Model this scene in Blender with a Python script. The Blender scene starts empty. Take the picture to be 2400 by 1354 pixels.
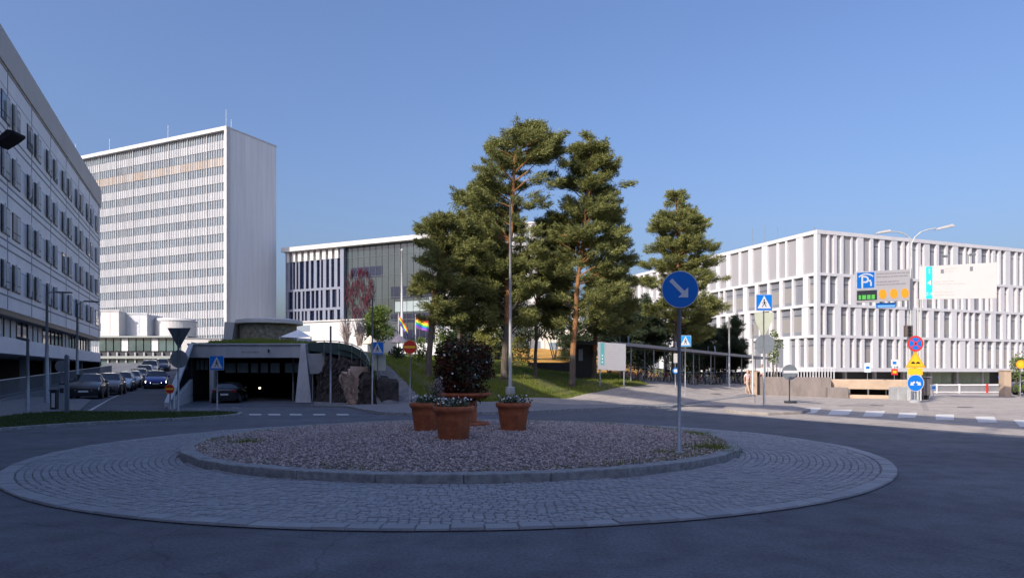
import bpy, bmesh, math, random
import numpy as np
from mathutils import Vector, Matrix, geometry
R = math.radians
rnd = random.Random(7)
nr = np.random.default_rng(11)
S = bpy.context.scene
COL = S.collection

# ------------------------------------------------------------------ camera
F, HZ, EYE = 1650.0, 872.0, 1.6          # focal length (px of 2400), horizon row, eye height
cam = bpy.data.cameras.new("camera"); cam.sensor_width = 36; cam.lens = 36 * F / 2400
cam.shift_y = (HZ - 677) / 2400; cam.clip_end = 3000; cam.clip_start = .1
camo = bpy.data.objects.new("camera", cam); COL.objects.link(camo)
camo.location = (0, 0, EYE); camo.rotation_euler = (R(90), 0, 0)
S.camera = camo
# ------------------------------------------------------------------ sky and sun
SAZ = Vector((-.65, -.76)).normalized(); SEL = R(33.6)
w = bpy.data.worlds.new("World"); S.world = w; w.use_nodes = True
nt = w.node_tree; nt.nodes.clear()
sky = nt.nodes.new("ShaderNodeTexSky"); sky.sky_type = 'NISHITA'; sky.sun_disc = False
sky.sun_elevation = SEL; sky.sun_rotation = math.atan2(SAZ.x, SAZ.y) % (2 * math.pi)
sky.air_density = 1.3; sky.dust_density = 5; sky.ozone_density = 7; sky.altitude = 10
bgn = nt.nodes.new("ShaderNodeBackground"); bgn.inputs[1].default_value = .15
wo = nt.nodes.new("ShaderNodeOutputWorld")
tint = nt.nodes.new('ShaderNodeMix'); tint.data_type = 'RGBA'; tint.blend_type = 'MULTIPLY'; tint.inputs[0].default_value = 1
tint.inputs[7].default_value = (1.07, .99, 1.09, 1); nt.links.new(sky.outputs[0], tint.inputs[6]); nt.links.new(tint.outputs[2], bgn.inputs[0]); nt.links.new(bgn.outputs[0], wo.inputs[0])
sl = bpy.data.lights.new("sun", 'SUN'); sl.energy = 4.3; sl.angle = R(.55); sl.color = (1, .91, .80)
so = bpy.data.objects.new("sun", sl); COL.objects.link(so)
sd = Vector((SAZ.x * math.cos(SEL), SAZ.y * math.cos(SEL), math.sin(SEL)))
so.rotation_euler = sd.to_track_quat('Z', 'Y').to_euler(); so.location = (-30, -40, 60)
S.view_settings.view_transform = 'Standard'; S.view_settings.look = 'None'
S.view_settings.exposure = .28; S.view_settings.gamma = 1

# ------------------------------------------------------------------ helpers
def P(px, py, Y):                         # photo pixel at depth Y -> world
    return Vector(((px - 1200) / F * Y, Y, EYE - (py - HZ) / F * Y))
def X(px, Y): return (px - 1200) / F * Y
def Z(py, Y): return EYE - (py - HZ) / F * Y
def G(px, py):                            # pixel of a point on the flat ground
    Y = F * EYE / (py - HZ); return ((px - 1200) / F * Y, Y)

MATS = {}
def mat(name, col, rough=.6, var=0.0, scale=4.0, bump=0.0, bscale=None, metal=0.0, spec=.5, col2=None,
        island=False, trans=0.0, stretch=None, emit=0):
    m = bpy.data.materials.new(name); m.use_nodes = True; t = m.node_tree
    b = t.nodes["Principled BSDF"]
    b.inputs['Roughness'].default_value = rough; b.inputs['Metallic'].default_value = metal
    b.inputs['Specular IOR Level'].default_value = spec
    c = (*col, 1); c2 = (*(col2 or tuple(x * (1 - var) for x in col)), 1)
    b.inputs['Base Color'].default_value = c
    tc = t.nodes.new("ShaderNodeTexCoord"); mp = t.nodes.new("ShaderNodeMapping")
    t.links.new(tc.outputs['Object'], mp.inputs[0])
    if stretch: mp.inputs['Scale'].default_value = stretch
    if var > 0 or col2:
        mx = t.nodes.new("ShaderNodeMix"); mx.data_type = 'RGBA'
        mx.inputs[6].default_value = c; mx.inputs[7].default_value = c2
        if island:
            g = t.nodes.new("ShaderNodeNewGeometry"); src = g.outputs['Random Per Island']
        else:
            n = t.nodes.new("ShaderNodeTexNoise"); n.inputs['Scale'].default_value = scale
            n.inputs['Detail'].default_value = 6; n.inputs['Roughness'].default_value = .65
            t.links.new(mp.outputs[0], n.inputs[0])
            mr = t.nodes.new("ShaderNodeMapRange"); mr.inputs[1].default_value = .35; mr.inputs[2].default_value = .65
            t.links.new(n.outputs[0], mr.inputs[0]); src = mr.outputs[0]
        t.links.new(src, mx.inputs[0]); t.links.new(mx.outputs[2], b.inputs['Base Color'])
    if bump:
        n2 = t.nodes.new("ShaderNodeTexNoise"); n2.inputs['Scale'].default_value = bscale or scale * 4
        n2.inputs['Detail'].default_value = 5
        t.links.new(mp.outputs[0], n2.inputs[0])
        bp = t.nodes.new("ShaderNodeBump"); bp.inputs['Strength'].default_value = min(1, bump)
        bp.inputs['Distance'].default_value = .02 if bump <= 1 else .02 * bump
        t.links.new(n2.outputs[0], bp.inputs['Height']); t.links.new(bp.outputs[0], b.inputs['Normal'])
    if trans:
        o = t.nodes["Material Output"]; tr = t.nodes.new("ShaderNodeBsdfTranslucent"); ms = t.nodes.new("ShaderNodeMixShader")
        tr.inputs[0].default_value = (*[min(1, x * 1.6) for x in col], 1)
        ms.inputs[0].default_value = trans
        t.links.new(b.outputs[0], ms.inputs[1]); t.links.new(tr.outputs[0], ms.inputs[2]); t.links.new(ms.outputs[0], o.inputs[0])
    if emit:
        b.inputs['Emission Color'].default_value = c; b.inputs['Emission Strength'].default_value = emit
    MATS[name] = m
    return m

def asphalt(name, col, cracks=.3, patchy=.3):
    m = mat(name, col, .86, patchy, .35, .5, 70, spec=.35); t = m.node_tree; b = t.nodes["Principled BSDF"]
    src = b.inputs['Base Color'].links[0].from_socket
    tc = t.nodes.new("ShaderNodeTexCoord")
    def mul(a, f, lo):
        mr = t.nodes.new("ShaderNodeMapRange"); mr.inputs[3].default_value = lo; mr.inputs[4].default_value = 1.0
        t.links.new(f[0], mr.inputs[0]); mr.inputs[1].default_value, mr.inputs[2].default_value = f[1], f[2]
        mx = t.nodes.new("ShaderNodeMix"); mx.data_type = 'RGBA'; mx.blend_type = 'MULTIPLY'; mx.inputs[0].default_value = 1
        t.links.new(a, mx.inputs[6]); t.links.new(mr.outputs[0], mx.inputs[7]); return mx.outputs[2]
    n = t.nodes.new("ShaderNodeTexNoise"); n.inputs['Scale'].default_value = 28; n.inputs['Detail'].default_value = 8; n.inputs['Roughness'].default_value = .8
    t.links.new(tc.outputs['Object'], n.inputs[0]); o = mul(src, (n.outputs[0], .35, .62), .45)
    n = t.nodes.new("ShaderNodeTexNoise"); n.inputs['Scale'].default_value = 2.2; n.inputs['Detail'].default_value = 4
    t.links.new(tc.outputs['Object'], n.inputs[0]); o = mul(o, (n.outputs[0], .3, .6), .72)
    v = t.nodes.new("ShaderNodeTexVoronoi"); v.feature = 'DISTANCE_TO_EDGE'; v.inputs['Scale'].default_value = .22
    dn = t.nodes.new("ShaderNodeTexNoise"); dn.inputs['Scale'].default_value = .8; dn.inputs['Detail'].default_value = 6
    ad = t.nodes.new("ShaderNodeMix"); ad.data_type = 'RGBA'; ad.blend_type = 'ADD'; ad.inputs[0].default_value = 1
    t.links.new(tc.outputs['Object'], dn.inputs[0]); t.links.new(tc.outputs['Object'], ad.inputs[6]); t.links.new(dn.outputs[1], ad.inputs[7]); t.links.new(ad.outputs[2], v.inputs[0])
    o = mul(o, (v.outputs[0], .0, .004), 1 - cracks)
    t.links.new(o, b.inputs['Base Color']); return m

class MB:
    def __init__(s): s.v = []; s.f = []; s.m = []; s.mats = []
    def mi(s, m):
        if m is None: return 0
        if m not in s.mats: s.mats.append(m)
        return s.mats.index(m)
    def add(s, vs, fs, m=None):
        k = len(s.v); s.v += [tuple(v) for v in vs]; i = s.mi(m)
        s.f += [tuple(k + a for a in f) for f in fs]; s.m += [i] * len(fs)
    def hexa(s, p, m=None):               # 4 bottom (ccw), 4 top
        s.add(p, [(3, 2, 1, 0), (4, 5, 6, 7), (0, 1, 5, 4), (1, 2, 6, 5), (2, 3, 7, 6), (3, 0, 4, 7)], m)
    def box(s, x0, x1, y0, y1, z0, z1, m=None):
        s.hexa([(x0, y0, z0), (x1, y0, z0), (x1, y1, z0), (x0, y1, z0), (x0, y0, z1), (x1, y0, z1), (x1, y1, z1), (x0, y1, z1)], m)
    def tube(s, pts, rads, n=8, m=None, cap=True):
        k = len(s.v); i = s.mi(m); pts = [Vector(p) for p in pts]
        if not hasattr(rads, '__len__'): rads = [rads] * len(pts)
        for a, p in enumerate(pts):
            d = (pts[min(a + 1, len(pts) - 1)] - pts[max(a - 1, 0)]).normalized()
            u = d.cross(Vector((0, 0, 1)) if abs(d.z) < .95 else Vector((1, 0, 0))).normalized(); v = d.cross(u)
            for j in range(n):
                t = 2 * math.pi * j / n
                s.v.append(tuple(p + (u * math.cos(t) + v * math.sin(t)) * rads[a]))
        for a in range(len(pts) - 1):
            for j in range(n):
                s.f.append((k + a * n + j, k + a * n + (j + 1) % n, k + (a + 1) * n + (j + 1) % n, k + (a + 1) * n + j)); s.m.append(i)
        if cap:
            s.f.append(tuple(k + j for j in range(n))); s.m.append(i)
            s.f.append(tuple(k + (len(pts) - 1) * n + j for j in reversed(range(n)))); s.m.append(i)
    def lathe(s, prof, n=32, c=(0, 0, 0), m=None, sx=1, sy=1):
        k = len(s.v); i = s.mi(m)
        for r, z in prof:
            for j in range(n):
                t = 2 * math.pi * j / n
                s.v.append((c[0] + r * sx * math.cos(t), c[1] + r * sy * math.sin(t), c[2] + z))
        for a in range(len(prof) - 1):
            for j in range(n):
                s.f.append((k + a * n + j, k + a * n + (j + 1) % n, k + (a + 1) * n + (j + 1) % n, k + (a + 1) * n + j)); s.m.append(i)
        s.f.append(tuple(k + j for j in reversed(range(n)))); s.m.append(i)
        s.f.append(tuple(k + (len(prof) - 1) * n + j for j in range(n))); s.m.append(i)
    def prism(s, poly, y0, y1, m=None):   # poly in (x,z), extruded along y
        n = len(poly); vs = [(x, y0, z) for x, z in poly] + [(x, y1, z) for x, z in poly]
        fs = [tuple(range(n)), tuple(reversed(range(n, 2 * n)))] + [(i, i + n, (i + 1) % n + n, (i + 1) % n) for i in range(n)]
        s.add(vs, fs, m)
    def slab(s, poly, z0, z1, m=None):    # poly in (x,y)
        n = len(poly); vs = [(x, y, z0) for x, y in poly] + [(x, y, z1) for x, y in poly]
        fs = [tuple(reversed(range(n))), tuple(range(n, 2 * n))] + [(i, (i + 1) % n, (i + 1) % n + n, i + n) for i in range(n)]
        s.add(vs, fs, m)
    def build(s, name, m=None, parent=None, smooth=False, loc=None, rotz=0):
        me = bpy.data.meshes.new(name); me.from_pydata(s.v, [], s.f)
        ms = s.mats or ([m] if m else [])
        for q in ms: me.materials.append(q)
        if len(ms) > 1: me.polygons.foreach_set('material_index', s.m)
        if smooth: me.polygons.foreach_set('use_smooth', [True] * len(s.f))
        me.update(); return link(name, me, parent, loc, rotz)
def link(name, me, parent=None, loc=None, rotz=0):
    o = bpy.data.objects.new(name, me); COL.objects.link(o)
    if parent: o.parent = parent
    if loc: o.location = loc
    if rotz: o.rotation_euler = (0, 0, rotz)
    return o
def fix(o):
    bm = bmesh.new(); bm.from_mesh(o.data); bmesh.ops.recalc_face_normals(bm, faces=bm.faces); bm.to_mesh(o.data); bm.free(); return o
def bevel(o, wd=.02, seg=2):
    b = o.modifiers.new("bevel", 'BEVEL'); b.width = wd; b.segments = seg; b.limit_method = 'ANGLE'; b.angle_limit = R(40); return o
def tag(o, label, cat, group=None):
    o['label'] = label; o['category'] = cat
    if group: o['group'] = group
    return o
def struct(o): o['kind'] = 'structure'; return o
def stuff(o): o['kind'] = 'stuff'; return o
def thing(name, label, cat, loc=(0, 0, 0), rotz=0, group=None):
    o = bpy.data.objects.new(name, None); COL.objects.link(o); o.empty_display_size = .2
    o.location = loc; o.rotation_euler = (0, 0, rotz); return tag(o, label, cat, group)
def copy_tree(o, parent=None):
    c = o.copy(); COL.objects.link(c); c.parent = parent
    for ch in list(o.children): copy_tree(ch, c)
    return c
def text(name, body, size, m, parent, loc, rot=(R(90), 0, 0), ext=.003, align='CENTER'):
    cu = bpy.data.curves.new(name, 'FONT'); cu.body = body; cu.size = size; cu.extrude = ext
    cu.align_x = align; cu.align_y = 'CENTER'
    to = bpy.data.objects.new("tmp", cu); COL.objects.link(to)
    me = bpy.data.meshes.new_from_object(to.evaluated_get(bpy.context.evaluated_depsgraph_get()))
    bpy.data.objects.remove(to); me.materials.clear(); me.materials.append(m)
    o = link(name, me, parent, loc); o.rotation_euler = rot; return o
def patch(name, poly, z, m, zf=None, step=None):      # a flat or draped sheet over a polygon of any outline
    pts = [Vector(p) for p in poly]; n = len(pts); ed = [(i, (i + 1) % n) for i in range(n)]
    if step:
        xs = [p.x for p in pts]; ys = [p.y for p in pts]
        x = min(xs)
        while x < max(xs):
            y = min(ys)
            while y < max(ys):
                pts.append(Vector((x + step * .1, y + step * .13))); y += step
            x += step
    v, e, f, *_ = geometry.delaunay_2d_cdt(pts, ed, [], 1, 1e-4)
    me = bpy.data.meshes.new(name)
    fs = []
    for q in f:
        a = sum(v[q[i]].cross(v[q[(i + 1) % len(q)]]) for i in range(len(q)))
        fs.append(list(q) if a > 0 else list(reversed(q)))
    me.from_pydata([(p.x, p.y, z + (zf(p.x, p.y) if zf else 0)) for p in v], [], fs)
    me.materials.append(m); me.update(); return link(name, me)
def kerb(mb, pts, wd, h, zb=-.05, closed=False, stone=1.1, m=None):
    pts = [Vector(p).to_2d() for p in pts]
    if closed: pts = pts + [pts[0]]
    # resample to stones
    d = [0]
    for a, b in zip(pts, pts[1:]): d.append(d[-1] + (b - a).length)
    n = max(1, round(d[-1] / stone)); L = d[-1] / n
    def at(s):
        s = min(max(s, 0), d[-1] - 1e-6)
        for i in range(len(pts) - 1):
            if d[i + 1] >= s: return pts[i].lerp(pts[i + 1], (s - d[i]) / (d[i + 1] - d[i]))
        return pts[-1]
    for i in range(n):
        g = .006; a = at(i * L + g); b = at((i + 1) * L - g); t = (b - a).normalized(); nn = Vector((-t.y, t.x)) * wd
        hh = h + rnd.uniform(-.006, .006); o = nn * rnd.uniform(-.02, .02)
        p = [a + o, b + o, b + nn + o, a + nn + o]
        mb.hexa([(*q, zb) for q in p] + [(*q, hh) for q in p], m)

# quads / blades clouds with numpy
def cloud_mesh(name, cen, dirs, ups, ln, wd, m, parent=None, tri=False):
    n = len(cen); side = np.cross(dirs, ups); side /= np.linalg.norm(side, axis=1, keepdims=True) + 1e-9
    a = cen - side * wd[:, None] / 2; b = cen + side * wd[:, None] / 2; tip = cen + dirs * ln[:, None]
    if tri: V = np.stack([a, b, tip], 1).reshape(-1, 3); k = 3
    else: V = np.stack([cen, cen + dirs * ln[:, None] * .5 + side * wd[:, None] / 2, tip, cen + dirs * ln[:, None] * .5 - side * wd[:, None] / 2], 1).reshape(-1, 3); k = 4
    me = bpy.data.meshes.new(name); me.vertices.add(n * k); me.vertices.foreach_set('co', V.astype(np.float32).ravel())
    me.loops.add(n * k); me.loops.foreach_set('vertex_index', np.arange(n * k, dtype=np.int32))
    me.polygons.add(n); me.polygons.foreach_set('loop_start', np.arange(0, n * k, k, dtype=np.int32))
    me.polygons.foreach_set('loop_total', np.full(n, k, dtype=np.int32))
    me.materials.append(m); me.update(calc_edges=True); me.validate(); return link(name, me, parent)
def unit(n):
    v = nr.normal(size=(n, 3)); return v / np.linalg.norm(v, axis=1, keepdims=True)
def leaf_blob(name, blobs, per, size, m, parent=None, flat=.0, shell=.55, asp=.6):
    C, D, U, L, W = [], [], [], [], []
    for (x, y, z, rx, ry, rz) in blobs:
        n = int(per * rx * ry ** .5 * rz ** .5 * 1.0) + 6
        u = unit(n); r = shell + (1 - shell) * nr.random(n) ** .5
        C.append(np.array([x, y, z]) + u * r[:, None] * np.array([rx, ry, rz]))
        d = u * .6 + unit(n) * .8; d[:, 2] += flat; D.append(d / np.linalg.norm(d, axis=1, keepdims=True)); U.append(unit(n))
        L.append(size * nr.uniform(.6, 1.3, n)); W.append(size * asp * nr.uniform(.6, 1.2, n))
    return cloud_mesh(name, *[np.concatenate(q) for q in (C, D, U, L, W)], m, parent)

# ------------------------------------------------------------------ materials
m_road = asphalt("asphalt", (.225, .235, .26))
m_pave = asphalt("pale_sunlit_asphalt", (.60, .53, .47), .35, .2)  # pale paving tone, with sunlit brightness put into the colour
m_ped = mat("pedestrian_paving", (.27, .26, .26), .85, .2, 1.5, .5, 40, spec=.3)
m_ground = mat("far_ground", (.16, .17, .10), .95, .3, .1)
m_sett = mat("granite_setts", (.37, .375, .39), .8, .0, 6, .6, 40, col2=(.29, .295, .31), island=True)
m_joint = mat("sett_joints", (.19, .19, .20), .95, .4, 20)
m_kerb = mat("granite_kerb", (.38, .38, .38), .8, .45, 9, .6, 60)
m_gravelbed = mat("gravel_bed", (.26, .21, .20), .95, .5, 20, 1, 40)
m_gravel = mat("pink_gravel", (.66, .54, .50), .9, 0, 1, col2=(.26, .205, .195), island=True)
m_grassbed = mat("lawn_soil", (.085, .125, .018), .95, .45, .55, 1, 20, col2=(.12, .09, .045))
m_grass = mat("grass_blades", (.13, .20, .02), .8, 0, 1, col2=(.22, .20, .035), island=True, trans=.25)
m_dry = mat("ochre_meadow", (.60, .31, .05), .95, .4, .6, 1, 8)
m_white = mat("white_cladding", (.57, .55, .53), .55, .05, .6)
m_concrete = mat("grey_concrete", (.40, .41, .42), .8, .25, 1.2, .3, 20)
m_tan = mat("board_marked_concrete", (.25, .215, .20), .85, .3, 1.6, .3, 10, stretch=(1.1, 1.1, .6))
m_cream = mat("cream_concrete", (.50, .375, .27), .8, .18, 1.5, .3, 12)
m_glass = mat("dark_glass", (.03, .045, .07), .06, .5, .25, spec=.9)
m_steel = mat("galvanised_steel", (.36, .38, .40), .45, .2, 6, metal=.6)
m_dark = mat("dark_metal", (.035, .038, .045), .5, .2, 5)
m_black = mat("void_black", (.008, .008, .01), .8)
m_blue = mat("sign_blue", (.002, .17, .62), .4, .06, 3)
m_signw = mat("sign_white", (.66, .66, .66), .45, .05, 3)
m_back = mat("sign_back_grey", (.25, .28, .30), .5, .15, 5, metal=.3)
m_yel = mat("sign_yellow", (.95, .52, .02), .45, .05, 3)
m_red = mat("sign_red", (.62, .03, .02), .45, .05, 3)
m_or = mat("sign_orange", (.95, .38, .02), .45)
m_txt = mat("lettering_grey", (.30, .29, .30), .6)
m_teal = mat("sign_teal", (.0, .50, .55), .45)
m_terra = mat("terracotta", (.56, .165, .065), .8, .4, 5, .3, 40)
m_paint = mat("road_paint", (.72, .70, .66), .8, .25, 8)

# ------------------------------------------------------------------ ground and roads
g = patch("ground", [(-900, -300), (900, -300), (900, 1600), (-900, 1600)], -1.7, m_ground); struct(g)
def ramp_z(x, y): return -.56 * min(1, max(0, (y - 31) / 13.0))
GY = 52.0                                                     # depth of the garage front
gl, gr_ = X(452, GY), X(737, GY)
wedge = [(-15.2, 31.2), (gl, GY), (gl, GY + 12), (gr_, GY + 12), (gr_, GY), (X(800, 42), 42), (X(868, 33.5), 33.5), (-10, 31)]
road = patch("road", [(-200, -120), (200, -120), (200, 33), (200, 250), (X(868, 33.5), 250), wedge[6], wedge[7], wedge[0], wedge[1], (gl, 250), (-200, 250)], 0, m_road); struct(road)
rampo = patch("garage_ramp_road", wedge, 0, m_road, lambda x, y: ramp_z(x, y), 2.0); struct(rampo)

# the street on the left climbs away from the camera
def lz(y): return .00085 * max(0, y - 45) ** 2 if y < 105 else 3.06 + .1 * (y - 105)
FD = Vector((-.392, .920)); FN = Vector((.920, .392)); FO = Vector((-46.4, 79.3))   # facade of the left building: direction, normal, far corner
me_pts = []
st = MB()
ys = [45 + i * 1.5 for i in range(50)]
for y in ys:
    s = (FO.y - y) / .92; xl = FO.x + .392 * s - 3
    xr = min(X(452, y) if y > 52 else -15.2 - (y - 31.2) * .4, X(475, y) if y > 60 else 1e9)
    st.v += [(xl, y, lz(y) + .006), (xr, y, lz(y) + .006), (xl - 60, y, lz(y)), (xl - 60, y, lz(y))]
for i in range(len(ys) - 1):
    a = 4 * i; st.f.append((a, a + 1, a + 5, a + 4)); st.m.append(0)
struct(st.build("street_road", m_road))

# roundabout: sett apron (outer circle) and gravel island (inner circle)
OC, OR = Vector((-1.0, 14.8)), 7.75
IC, IR = Vector((-1.0, 15.75)), 5.85
jb = MB(); ring = [(OC.x + 1.04 * (OR - .02) * math.cos(t), OC.y + (OR - .02) * math.sin(t)) for t in [i * math.pi / 90 for i in range(180)]]
jb.slab(ring, -.02, .018); struct(jb.build("apron_bed", m_joint))
sb = MB()
r = OR
row = 0
while r > 3.4:
    wd = .24 if row == 0 else .105; ln = .34 if row == 0 else rnd.uniform(.105, .13)
    n = int(2 * math.pi * r / ln); ph = rnd.random()
    for i in range(n):
        a0 = (i + ph) * 2 * math.pi / n; a1 = a0 + 2 * math.pi / n * (.93 if row else .975)
        am = (a0 + a1) / 2; mid = Vector((OC.x + (r - wd / 2) * math.cos(am), OC.y + (r - wd / 2) * math.sin(am)))
        if (Vector((OC.x + (mid.x - OC.x) * 1.04, mid.y)) - IC).length < IR - .02: continue
        j = rnd.uniform(-.006, .006); r0, r1 = r - wd * .92 + j, r + j; hz = .034 + rnd.uniform(-.006, .006) + (.004 if row == 0 else 0)
        q = [(r0, a0), (r0, a1), (r1, a1), (r1, a0)]
        ins = [(r0 + .009, a0 + .009 / r), (r0 + .009, a1 - .009 / r), (r1 - .009, a1 - .009 / r), (r1 - .009, a0 + .009 / r)]
        f = lambda rr, a, z: (OC.x + 1.04 * rr * math.cos(a), OC.y + rr * math.sin(a), z)
        k = len(sb.v)
        sb.v += [f(a, b, .014) for a, b in q] + [f(a, b, hz) for a, b in ins]
        sb.f += [(k + 4, k + 7, k + 6, k + 5)] + [(k + e, k + e + 4, k + (e + 1) % 4 + 4, k + (e + 1) % 4) for e in range(4)]; sb.m += [0] * 5
    r -= wd; row += 1
so_ = struct(fix(sb.build("cobbled_apron", m_sett)))
kb = MB(); kerb(kb, [(IC.x + IR * math.cos(t), IC.y + IR * math.sin(t)) for t in [i * math.pi / 60 for i in range(120)]], .26, .165, -.02, True, 1.25)
struct(bevel(fix(kb.build("island_kerb", m_kerb)), .018, 2))
def iz(x, y):
    q = min(1, math.hypot(x - IC.x, y - IC.y) / (IR - .25)); return .135 + .10 * (1 - q * q)
gb = MB(); gb.v.append((IC.x, IC.y, iz(IC.x, IC.y)))
NR = 14
for i in range(1, NR + 1):
    rr = (IR - .24) * i / NR
    for j in range(72):
        t = j * math.pi / 36; x, y = IC.x + rr * math.cos(t), IC.y + rr * math.sin(t); gb.v.append((x, y, iz(x, y)))
for j in range(72): gb.f.append((0, 1 + j, 1 + (j + 1) % 72)); gb.m.append(0)
for i in range(NR - 1):
    for j in range(72):
        a = 1 + i * 72; gb.f.append((a + j, a + 72 + j, a + 72 + (j + 1) % 72, a + (j + 1) % 72)); gb.m.append(0)
struct(gb.build("gravel_bed", m_gravelbed, smooth=True))
def stones(name, pts, s0, s1, m):         # pts (n,3): a jittered octahedron stone at every point
    n = len(pts); base = np.array([(1, 0, 0), (0, 1, 0), (-1, 0, 0), (0, -1, 0), (0, 0, 1), (0, 0, -1)], float)
    th = nr.uniform(0, 2 * math.pi, n); sc = nr.uniform(s0, s1, n)[:, None] * nr.uniform(.6, 1.3, (n, 3)); sc[:, 2] *= .7
    v = base[None] * (1 + nr.uniform(-.25, .25, (n, 6, 1))) * sc[:, None]
    x = v[..., 0] * np.cos(th)[:, None] - v[..., 1] * np.sin(th)[:, None]; y = v[..., 0] * np.sin(th)[:, None] + v[..., 1] * np.cos(th)[:, None]
    z = v[..., 2] + nr.uniform(-.3, .3, n)[:, None] * x
    V = np.stack([x, y, z], -1) + pts[:, None]
    fs = np.array([(0, 1, 4), (1, 2, 4), (2, 3, 4), (3, 0, 4), (1, 0, 5), (2, 1, 5), (3, 2, 5), (0, 3, 5)])
    Fa = (fs[None] + 6 * np.arange(n)[:, None, None]).reshape(-1)
    me = bpy.data.meshes.new(name); me.vertices.add(n * 6); me.vertices.foreach_set('co', V.astype(np.float32).ravel())
    me.loops.add(n * 24); me.loops.foreach_set('vertex_index', Fa.astype(np.int32))
    me.polygons.add(n * 8); me.polygons.foreach_set('loop_start', np.arange(0, n * 24, 3, dtype=np.int32)); me.polygons.foreach_set('loop_total', np.full(n * 8, 3, dtype=np.int32))
    me.materials.append(m); me.update(calc_edges=True); return link(name, me)
n = 42000; rr = np.sqrt(nr.random(n)) * (IR - .27); tt = nr.uniform(0, 2 * math.pi, n)
px_, py_ = IC.x + rr * np.cos(tt), IC.y + rr * np.sin(tt)
pz_ = .135 + .10 * (1 - (rr / (IR - .25)) ** 2) + nr.uniform(-.005, .022, n)
stuff(tag(stones("gravel", np.stack([px_, py_, pz_], 1), .014, .036, m_gravel), "pinkish crushed stone covering the raised roundabout island", "gravel"))

# ---- rising bank behind the roundabout: height read from depth/height profiles along bearings
PROF = {
    735: [(52, 2.7), (56, 3.6), (64, 4.1), (80, 4.4), (130, 4.8)], 800: [(43, 2.9), (50, 3.6), (64, 3.9), (80, 4.3), (130, 4.8)],
    868: [(34.3, 1.9), (38, 2.3), (50, 2.9), (80, 3.9), (130, 4.8)], 884: [(33.6, 0.02), (34.3, .8), (36, 2.0), (50, 2.7), (80, 3.8), (130, 4.8)],
    940: [(33.8, .02), (37, .8), (40, 1.6), (46, 2.2), (60, 3.0), (80, 3.7), (130, 4.8)],
    1010: [(34.6, .02), (38, .6), (43, 1.5), (48, 2.2), (60, 2.9), (80, 3.5), (130, 4.5)],
    1180: [(36.5, .02), (41, .8), (46, 1.65), (54, 2.1), (62, 2.7), (80, 4.4), (130, 5.2)],
    1330: [(33, .02), (40, .12), (43, .5), (47, 1.1), (55, 1.6), (62, 2.3), (80, 4.2), (130, 5)],
    1420: [(33, .02), (42, .42), (45, .95), (50, 1.25), (60, 1.5), (80, 3.3), (130, 4.5)],
    1540: [(33, .02), (44, .55), (48, .85), (54, .95), (62, .9), (80, 1.4), (130, 2.5)],
    1680: [(33, .02), (48, .15), (56, .5), (64, .72), (75, .9), (130, 1.5)],
    1768: [(33, .02), (50, .06), (58, .4), (66, .7), (75, .85), (130, 1.2)],
}
PK = sorted(PROF)
def hz(px, Y):
    px = min(max(px, PK[0]), PK[-1])
    for a, b in zip(PK, PK[1:]):
        if px <= b:
            t = (px - a) / (b - a); t = t * t * (3 - 2 * t)
            za = np.interp(Y, *zip(*PROF[a])); zb = np.interp(Y, *zip(*PROF[b])); return za * (1 - t) + zb * t
def hxy(x, y): return hz(1200 + F * x / y, y)
def foot(px):
    return np.interp(px, [735, 800, 868, 884, 940, 1010, 1180, 1330, 1420, 1540], [52, 43, 34.3, 33.6, 33.8, 34.6, 36.5, 33, 33, 33])
def grassfoot(px): return np.interp(px, [884, 1010, 1180, 1330, 1420, 1500, 1545], [33.7, 34.8, 36.8, 39.9, 42.5, 45, 49])
GR, PV, GS, OCH, RT = MB(), MB(), MB(), MB(), MB()
cols = list(np.arange(735, 1769, 3.4)); NF = 10; far = list(np.concatenate([np.arange(.35, 20, .4), np.arange(20, 100, 4)])); rows = list(range(NF + 1 + len(far)))
def rowY(px, ri):
    a = foot(px); g_ = max(grassfoot(px), a + .2); return a + (g_ - a) * ri / NF if ri <= NF else g_ + far[ri - NF - 1]
grid = {}
for ci, px in enumerate(cols):
    Y0 = foot(px)
    for ri in rows:
        Y = rowY(px, ri); z = hz(px, Y) + .05 * math.sin(px * .05 + Y) * (1 if Y > grassfoot(px) + .5 else 0)
        grid[ci, ri] = (X(px, Y), Y, z + .012)
for ci in range(len(cols) - 1):
    for ri in range(len(rows) - 1):
        px = cols[ci] + 1.7; Y = (rowY(px, ri) + rowY(px, ri + 1)) / 2
        if px > 1545 or ri < NF: t = PV if px > 1010 else GR
        else: t = GR
        if 880 < px < 1010 and Y < 33.6 + .075 * (1010 - px) * .9 + .5: t = GS
        if 1195 < px < 1570 and 58 < Y < 84: t = OCH
        if px > 1470 and 46 < Y < 58 and px > 1430 + (58 - Y) * 8: t = PV
        if px > 1545 and Y > 69: t = GR
        a, b, c, d = grid[ci, ri], grid[ci + 1, ri], grid[ci + 1, ri + 1], grid[ci, ri + 1]
        t.add([a, b, c, d], [(0, 1, 2, 3)])
def weld(o, sm=True):
    bm = bmesh.new(); bm.from_mesh(o.data); bmesh.ops.remove_doubles(bm, verts=bm.verts, dist=.001)
    for f in bm.faces: f.smooth = sm
    bm.to_mesh(o.data); bm.free(); return o
struct(weld(GR.build("grass_bank", m_grassbed))); struct(weld(PV.build("sloping_path", m_pave)))
struct(weld(GS.build("gravel_slope", mat("grey_gravel", (.25, .23, .23), .95, .4, 3, 1, 12)))); struct(weld(OCH.build("meadow_slope", m_dry)))
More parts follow.
